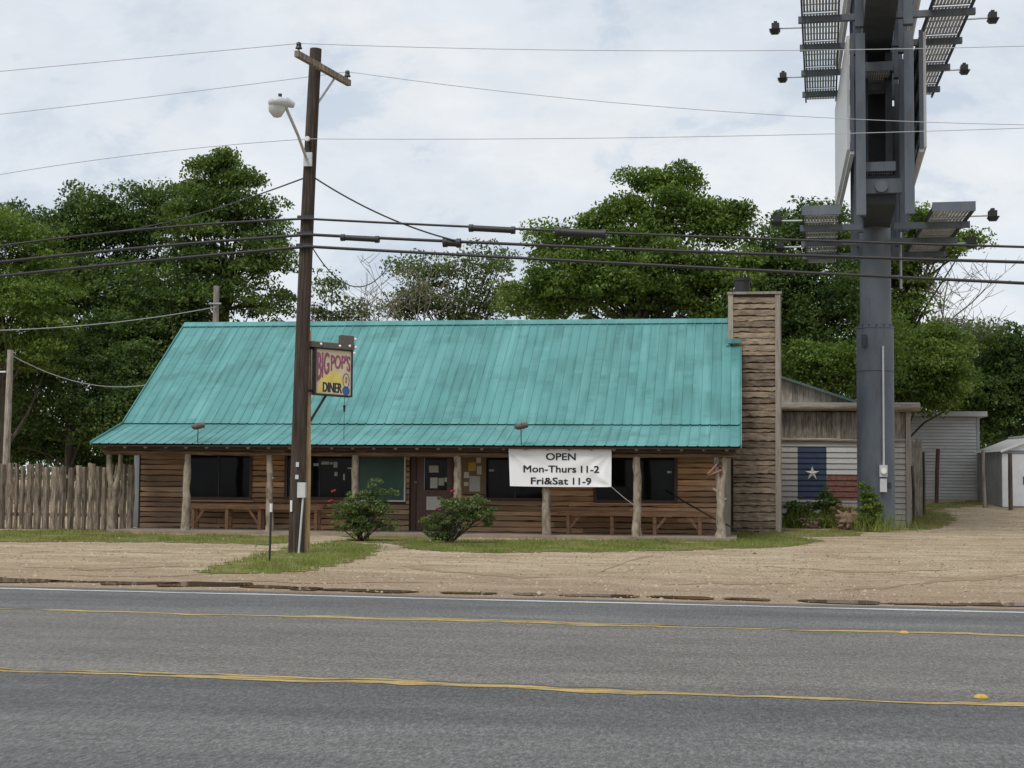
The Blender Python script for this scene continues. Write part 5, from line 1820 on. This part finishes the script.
def branches(base, th, cen, n, r0, mat, parent, lean_=(0, 0)):
    m = MB()
    b0 = Vector(base)
    t1 = b0 + Vector((lean_[0] * 0.4, lean_[1] * 0.4, th * 0.5))
    t2 = b0 + Vector((lean_[0], lean_[1], th))
    m.tube([b0 + Vector((0, 0, -0.2)), b0 + Vector((0, 0, 0.25)), t1, t2], [r0 * 1.35, r0, r0 * 0.8, r0 * 0.55], 9, jit=0.05)
    idx = rng.choice(len(cen), min(n, len(cen)), replace=False)
    for i in idx:
        e = Vector(cen[i])
        s = t1.lerp(t2, random.uniform(0.1, 1.0))
        if e.z < s.z: s = b0.lerp(t1, random.uniform(0.5, 1))
        mid = s.lerp(e, 0.5) + Vector((random.uniform(-.4, .4), random.uniform(-.4, .4), random.uniform(0.0, 0.7)))
        rr = r0 * random.uniform(0.16, 0.34)
        m.tube([s, s.lerp(mid, 0.55) + Vector((random.uniform(-.15, .15), 0, 0.1)), mid, e], [rr, rr * 0.8, rr * 0.55, rr * 0.18], 5, caps=False)
    return m.build('trunk', mat, parent, base)
def tree(label, px, Y, blobs, nclump, per, rc, size, mat, trunk_r=0.28, nbr=22, th=None, group='trees behind the diner', bark='bark', cat='tree', name='tree'):
    """blobs: (px, py, half width px, half height px, dY) -> lobes at their own depth"""
    x = X_at(px, Y, 420)
    base = (x, Y, gz(x, Y))
    lobes = []
    for (bx, by, hw, hh, dy) in blobs:
        c = PY(bx, by, Y + dy)
        k = (Y + dy) / FPX
        lobes.append((c.x, c.y, c.z, hw * k, max(hw, hh) * k * 0.85, hh * k))
    sat = []
    for (cx, cy, cz, rx, ry_, rz) in lobes:
        for _ in range(5):
            a = rng.uniform(0, 2 * pi)
            e = rng.uniform(-0.35, 1.25)
            k = rng.uniform(0.22, 0.42)
            dv = (cos(a) * cos(e), sin(a) * cos(e), sin(e))
            sat.append((cx + dv[0] * rx * 0.92, cy + dv[1] * ry_ * 0.92, cz + dv[2] * rz * 0.92, rx * k, ry_ * k, rz * k * 1.1))
    lobes = [(l[0], l[1], l[2], l[3] * 0.86, l[4] * 0.86, l[5] * 0.86) for l in lobes] + sat
    pts, cen = clumps(lobes, int(nclump * 1.15), per * 1.25, rc * 0.9)
    pts = pts[pts[:, 2] > base[2] + 0.05]
    r = thing(name, base, label, cat, group)
    top_z = max(l[2] for l in lobes)
    branches(base, th or (top_z - base[2]) * 0.62, cen, nbr, trunk_r, MAT[bark], r)
    leaves('crown', pts, size * 0.82, MAT[mat], r)
    return r
# left group
tree('tall airy tree with loose crown left of the power pole', 222, 61, [(226, 205, 38, 40, 0), (200, 235, 45, 45, -1), (255, 240, 32, 42, 0), (262, 290, 34, 36, 0), (215, 290, 60, 48, -0.5), (213, 172, 9, 10, 0), (227, 160, 7, 8, 0), (240, 182, 10, 9, 0), (203, 192, 10, 9, 0), (150, 330, 60, 60, 0)],
     400, 118, 1.0, 0.20, 'leaf_e', 0.3, 40)
tree('broad dark tree in the middle of the left group', 112, 64, [(110, 225, 55, 38, 0), (70, 238, 50, 38, 0), (28, 228, 34, 26, 0), (150, 236, 45, 50, 0), (165, 215, 26, 26, 0), (40, 280, 50, 36, 0), (110, 300, 80, 70, 0), (60, 340, 60, 60, 0), (165, 360, 50, 60, -1)],
     600, 125, 1.1, 0.21, 'leaf_b', 0.34, 30)
tree('bright green low-branched tree at the far left edge', 2, 55, [(-10, 300, 55, 38, 0), (35, 315, 42, 30, -1), (10, 248, 45, 40, 1), (40, 285, 36, 30, 1), (-40, 340, 50, 60, 0), (30, 355, 40, 26, 0)], 330, 125, 0.95, 0.18, 'leaf_c', 0.3, 20)
tree('shadowed tree low behind the slab fence', 70, 58, [(60, 400, 62, 55, 0), (130, 395, 50, 60, 0), (110, 430, 45, 40, -1), (10, 410, 50, 55, 1), (20, 450, 50, 30, 3), (75, 452, 50, 28, 3), (130, 450, 40, 30, 3)], 480, 115, 1.05, 0.2, 'leaf_b', 0.22, 16)
tree('tree filling the gap left of the teal roof', 175, 59, [(165, 370, 42, 50, 0), (175, 320, 35, 35, 1), (120, 350, 40, 50, 1)], 190, 115, 1.0, 0.19, 'leaf_b', 0.2, 14)
# middle: thin trees behind the ridge
tree('small sparse tree just right of the power pole', 335, 66, [(330, 300, 16, 24, 0), (345, 318, 18, 14, 0), (318, 325, 14, 14, 0), (330, 345, 30, 20, 0)], 60, 48, 0.8, 0.19, 'leaf_d', 0.14, 22)
tree('thin greyish tree behind the roof ridge', 450, 70, [(430, 275, 34, 24, 0), (478, 270, 38, 26, 0), (450, 305, 55, 26, 0), (505, 300, 30, 26, 0), (400, 315, 24, 16, 0), (455, 345, 80, 25, 0)],
     330, 60, 0.95, 0.2, 'leaf_d', 0.24, 60)
# centre right
tree('largest leafy tree rising behind the right half of the roof', 640, 60, [(648, 188, 20, 20, 0), (682, 182, 17, 18, 0.5), (664, 216, 34, 22, -0.5), (622, 214, 20, 18, 0), (596, 236, 30, 20, 0), (640, 246, 44, 26, 0), (694, 226, 28, 24, 0), (734, 216, 13, 8, 0), (722, 238, 26, 15, 0), (556, 252, 32, 24, 0), (640, 290, 88, 40, 0), (545, 300, 45, 30, 0), (715, 280, 40, 34, -1), (735, 310, 40, 30, -1), (585, 285, 40, 34, -1)],
     640, 122, 1.0, 0.2, 'leaf_a', 0.4, 46)
tree('dark tree directly behind the chimney', 785, 62, [(770, 272, 36, 34, 0), (812, 258, 30, 34, 0), (786, 240, 18, 14, 0), (824, 228, 18, 20, 0), (800, 320, 60, 60, 0), (845, 300, 40, 60, 0), (760, 330, 40, 40, 0), (800, 225, 22, 20, 0), (810, 385, 60, 40, -1)], 470, 118, 1.05, 0.2, 'leaf_b', 0.34, 34)
tree('tall tree behind the billboard column', 898, 66, [(900, 250, 50, 26, 0), (940, 245, 36, 18, 0), (895, 300, 40, 42, 0), (870, 270, 40, 40, 0), (905, 225, 26, 16, 0), (880, 350, 45, 40, 0)], 300, 110, 1.0, 0.2, 'leaf_a', 0.32, 34)
tree('low bright tree between the chimney and billboard column', 836, 56.5, [(835, 372, 36, 26, 0), (800, 370, 30, 26, 0), (870, 360, 34, 30, 0)], 150, 118, 0.9, 0.17, 'leaf_c', 0.16, 12)
# right group
tree('rounded tree overhanging the blue-grey outbuilding', 905, 60, [(920, 375, 48, 34, 0), (905, 390, 36, 24, -0.6), (942, 384, 26, 32, -0.5), (945, 345, 32, 20, 0), (940, 398, 30, 14, -1)], 300, 120, 0.9, 0.17, 'leaf_a', 0.2, 18)
tree('dense tree behind the white shed', 1005, 70, [(1010, 375, 45, 40, 0), (985, 400, 40, 40, 0), (1045, 380, 40, 50, 0), (1000, 425, 50, 30, 0), (1025, 350, 22, 16, 0)], 330, 122, 1.05, 0.21, 'leaf_b', 0.28, 16)
tree('lighter tree peeking above the right hand trees', 960, 76, [(965, 350, 34, 24, 0), (945, 380, 40, 30, 0)], 130, 110, 1.1, 0.22, 'leaf_d', 0.24, 16)

# dead trees: recursive bare branching
def dead_tree(label, px, py, Y, h, r0, spread, seed, tilt=0.0, group='dead branches'):
    rs = random.Random(seed)
    x = X_at(px, Y, py)
    base = Vector((x, Y, gz(x, Y) - 0.05))
    m = MB()
    def grow(p, d, L, r, lvl):
        n = 3
        pts, rad = [p], [r]
        q_ = p
        dd = d.copy()
        for i in range(n):
            dd = (dd + Vector((rs.uniform(-.22, .22), rs.uniform(-.22, .22), rs.uniform(-.05, .18)))).normalized()
            q_ = q_ + dd * (L / n)
            pts.append(q_)
            rad.append(r * (1 - 0.45 * (i + 1) / n))
        m.tube(pts, rad, 6 if lvl < 2 else 4, caps=False)
        if lvl >= 5: return
        for k in range(rs.choice((2, 3, 3)) if lvl else 4):
            t = rs.uniform(0.45, 1.0)
            i = min(n - 1, int(t * n))
            s = pts[i].lerp(pts[i + 1], t * n - i)
            ax = Vector((rs.uniform(-1, 1), rs.uniform(-1, 1), rs.uniform(-0.15, 0.6))).normalized()
            nd = (dd * (1 - spread) + ax * spread).normalized()
            grow(s, nd, L * rs.uniform(0.58, 0.8), max(0.012, rad[i] * 0.62), lvl + 1)
    grow(base, Vector((tilt, 0, 1)).normalized(), h * 0.36, r0, 0)
    tag(m.build('dead_tree', MAT['deadbark'], None, base), label, 'tree', group)
dead_tree('bare grey dead tree behind the roof right of the power pole', 392, 400, 63, 15.5, 0.2, 0.62, 5, -0.12)
dead_tree('bare dead branches reaching right beyond the billboard column', 902, 420, 63.5, 12.5, 0.2, 0.6, 12, 0.30)

# far woods closing the horizon
pts = []
for i in range(560):
    x = random.uniform(-75, 60)
    y = 92 + random.uniform(-5, 10)
    top_ = 5.2 + 1.2 * sin(x * 0.21) + 0.8 * sin(x * 0.57 + 1)
    c = np.array([x, y, gz(x, y) + random.uniform(0.3, top_)])
    pts.append(c + rng.normal(0, 1, (110, 3)) * np.array([1.5, 1.5, 1.0]))
far = leaves('far_woods', np.concatenate(pts), 0.42, MAT['leaf_b'], None)
tag(far, 'distant dark green wood closing the view behind the buildings', 'woods', kind='stuff')

# rose bushes in front of the porch
def bush(label, px, py, blobs, n, per, rc, size, mat, flowers, group, nstem=16, name='rose_bush', cat='bush', Y=None):
    g = G(px, py)
    if Y is not None:
        g = Vector((X_at(px, Y, py), Y, gz(0, Y)))
    base = Vector((g.x, g.y, gz(g.x, g.y)))
    lobes = []
    k = g.y / FPX
    for (bx, by, hw, hh) in blobs:
        c = PY(bx, by, g.y)
        lobes.append((c.x, c.y, c.z, hw * k, hw * k * 0.8, hh * k))
    pts, cen = clumps(lobes, int(n * 1.5), per * 1.7, rc * 1.1)
    pts = pts[pts[:, 2] > base.z + 0.03]
    r = thing(name, base, label, cat, group)
    m = MB()
    for i in rng.choice(len(cen), min(nstem, len(cen)), replace=False):
        e = Vector(cen[i])
        s = base + Vector((random.uniform(-.12, .12), random.uniform(-.1, .1), -0.03))
        m.tube([s, s.lerp(e, 0.5) + Vector((random.uniform(-.08, .08), 0, 0.08)), e], [0.016, 0.012, 0.005], 5, caps=False)
    m.build('stems', MAT['bark'], r)
    leaves('foliage', pts, size, MAT[mat], r, 0.2, 0.6)
    for (fx, fy) in flowers:
        c = PY(fx, fy, g.y - 0.25)
        m = MB().sphere(c, (0.036, 0.036, 0.03), 7, 4, 0.2).sphere(c + Vector((0.035, -0.01, 0.012)), (0.035, 0.035, 0.03), 6, 4, 0.2).sphere(c + Vector((-0.03, -0.01, -0.012)), (0.035, 0.035, 0.03), 6, 4, 0.2)
        m.build('flower', MAT['red'], r)
    return r
G_B = 'rose bushes in front of the porch'
bush('large rounded rose bush right of the power pole', 362, 541, [(362, 511, 27, 18), (376, 500, 15, 14), (347, 513, 17, 15), (366, 526, 27, 9), (350, 527, 18, 8), (375, 487, 7, 7)], 105, 52, 0.19, 0.065, 'bushleaf',
     [(333.5, 491), (330.5, 501)], G_B, 30)
bush('spreading rose bush with red blooms by the diner door', 448, 543, [(432, 527, 14, 12), (455, 512, 22, 12), (480, 513, 15, 12), (470, 504, 20, 7), (445, 530, 14, 10), (488, 522, 7, 9)], 88, 50, 0.17, 0.065, 'bushleaf',
     [(452.5, 491), (438, 508.5)], G_B, 26)
# plants under the mural
bush('dark leafy bush under the blue mural field', 796, 531, [(797, 514, 13, 14), (790, 522, 9, 8), (806, 520, 12, 9)], 60, 62, 0.2, 0.085, 'bushleaf', [], 'plants under the mural', 12, 'bush', Y=48.9)
bush('taller ragged bush under the white and red mural stripes', 828, 530, [(826, 508, 12, 16), (838, 517, 14, 9), (820, 520, 12, 8)], 62, 55, 0.2, 0.085, 'leaf_b', [], 'plants under the mural', 14, 'bush', Y=49.0)
bush('upright weedy bush against the left of the billboard column', 870, 530, [(868, 505, 8, 18), (876, 512, 6, 16), (864, 520, 7, 9)], 42, 50, 0.18, 0.085, 'leaf_c', [], 'plants under the mural', 12, 'bush', Y=46.85)
# tall dry grass clump
base = PY(855, 529, 48.2)
pts = np.column_stack([rng.normal(base.x, 0.33, 420), rng.normal(48.2, 0.25, 420), np.full(420, gz(0, 48.2))])
BLD = [(pts, rng.uniform(0.25, 0.85, 420))]
tag(blades('tall_dry_grass', MAT['drygrass'], BLD, 'tall brown dead grass left of the billboard column', 'grass', 0.022), kind='stuff')
wp = []
for (px_, sp_, nn) in ((792, 0.35, 160), (812, 0.4, 150), (835, 0.45, 260), (852, 0.4, 260), (868, 0.25, 200), (884, 0.4, 90)):
    cx_ = X_at(px_, 48.4, 525)
    wp.append(np.column_stack([rng.normal(cx_, sp_, nn), rng.normal(48.3 if px_ < 860 else 46.7, 0.3, nn), np.full(nn, gz(0, 48.3) - 0.02)]))
wp = np.concatenate(wp)
tag(blades('weeds', MAT['grass'], [(wp, rng.uniform(0.15, 0.75, len(wp)))], 'tall green weeds straggling along the foot of the mural wall', 'weeds', 0.03), kind='stuff')
bush('reddish brown scrubby plant before the red mural stripe', 843, 529, [(843, 515, 11, 11), (853, 520, 9, 8), (836, 522, 8, 6)], 46, 26, 0.2, 0.08, 'drygrass', [], 'plants under the mural', 26, 'bush', Y=48.6)
bush('low spreading weed patch left of the driftwood', 806, 532, [(806, 525, 20, 6), (822, 524, 14, 6)], 40, 36, 0.2, 0.08, 'leaf_a', [], 'plants under the mural', 10, 'bush', Y=48.2)
# driftwood lumps
def stump(label, px, py, Y, w_, h_, seed):
    rs = random.Random(seed)
    p = PY(px, py, Y)
    z0 = gz(p.x, Y)
    m = MB()
    m.sphere((p.x, Y, z0 + h_ * 0.38), (w_ * 0.42, w_ * 0.3, h_ * 0.5), 12, 8, 0.2)
    for i in range(18):
        a = rs.uniform(0, 2 * pi)
        e = Vector((p.x + cos(a) * w_ * 0.55, Y + sin(a) * w_ * 0.4, z0 + rs.uniform(0.0, h_ * 1.05)))
        s = Vector((p.x + cos(a) * 0.1 * w_, Y, z0 + h_ * 0.4))
        m.tube([s, s.lerp(e, 0.6) + Vector((0, 0, rs.uniform(-.03, .08))), e], [h_ * 0.16, h_ * 0.11, h_ * 0.05], 6, jit=0.2)
    for i in range(len(m.sm)): m.sm[i] = False
    tag(m.build('driftwood', MAT['driftwood']), label, 'driftwood', 'driftwood under the mural')
stump('pale gnarled driftwood lump on the ground below the mural', 811, 530, 47.9, 0.72, 0.33, 3)
stump('brown tangled root stump left of the billboard column', 851, 529, 47.5, 0.85, 0.62, 8)
bpy.context.view_layer.update()
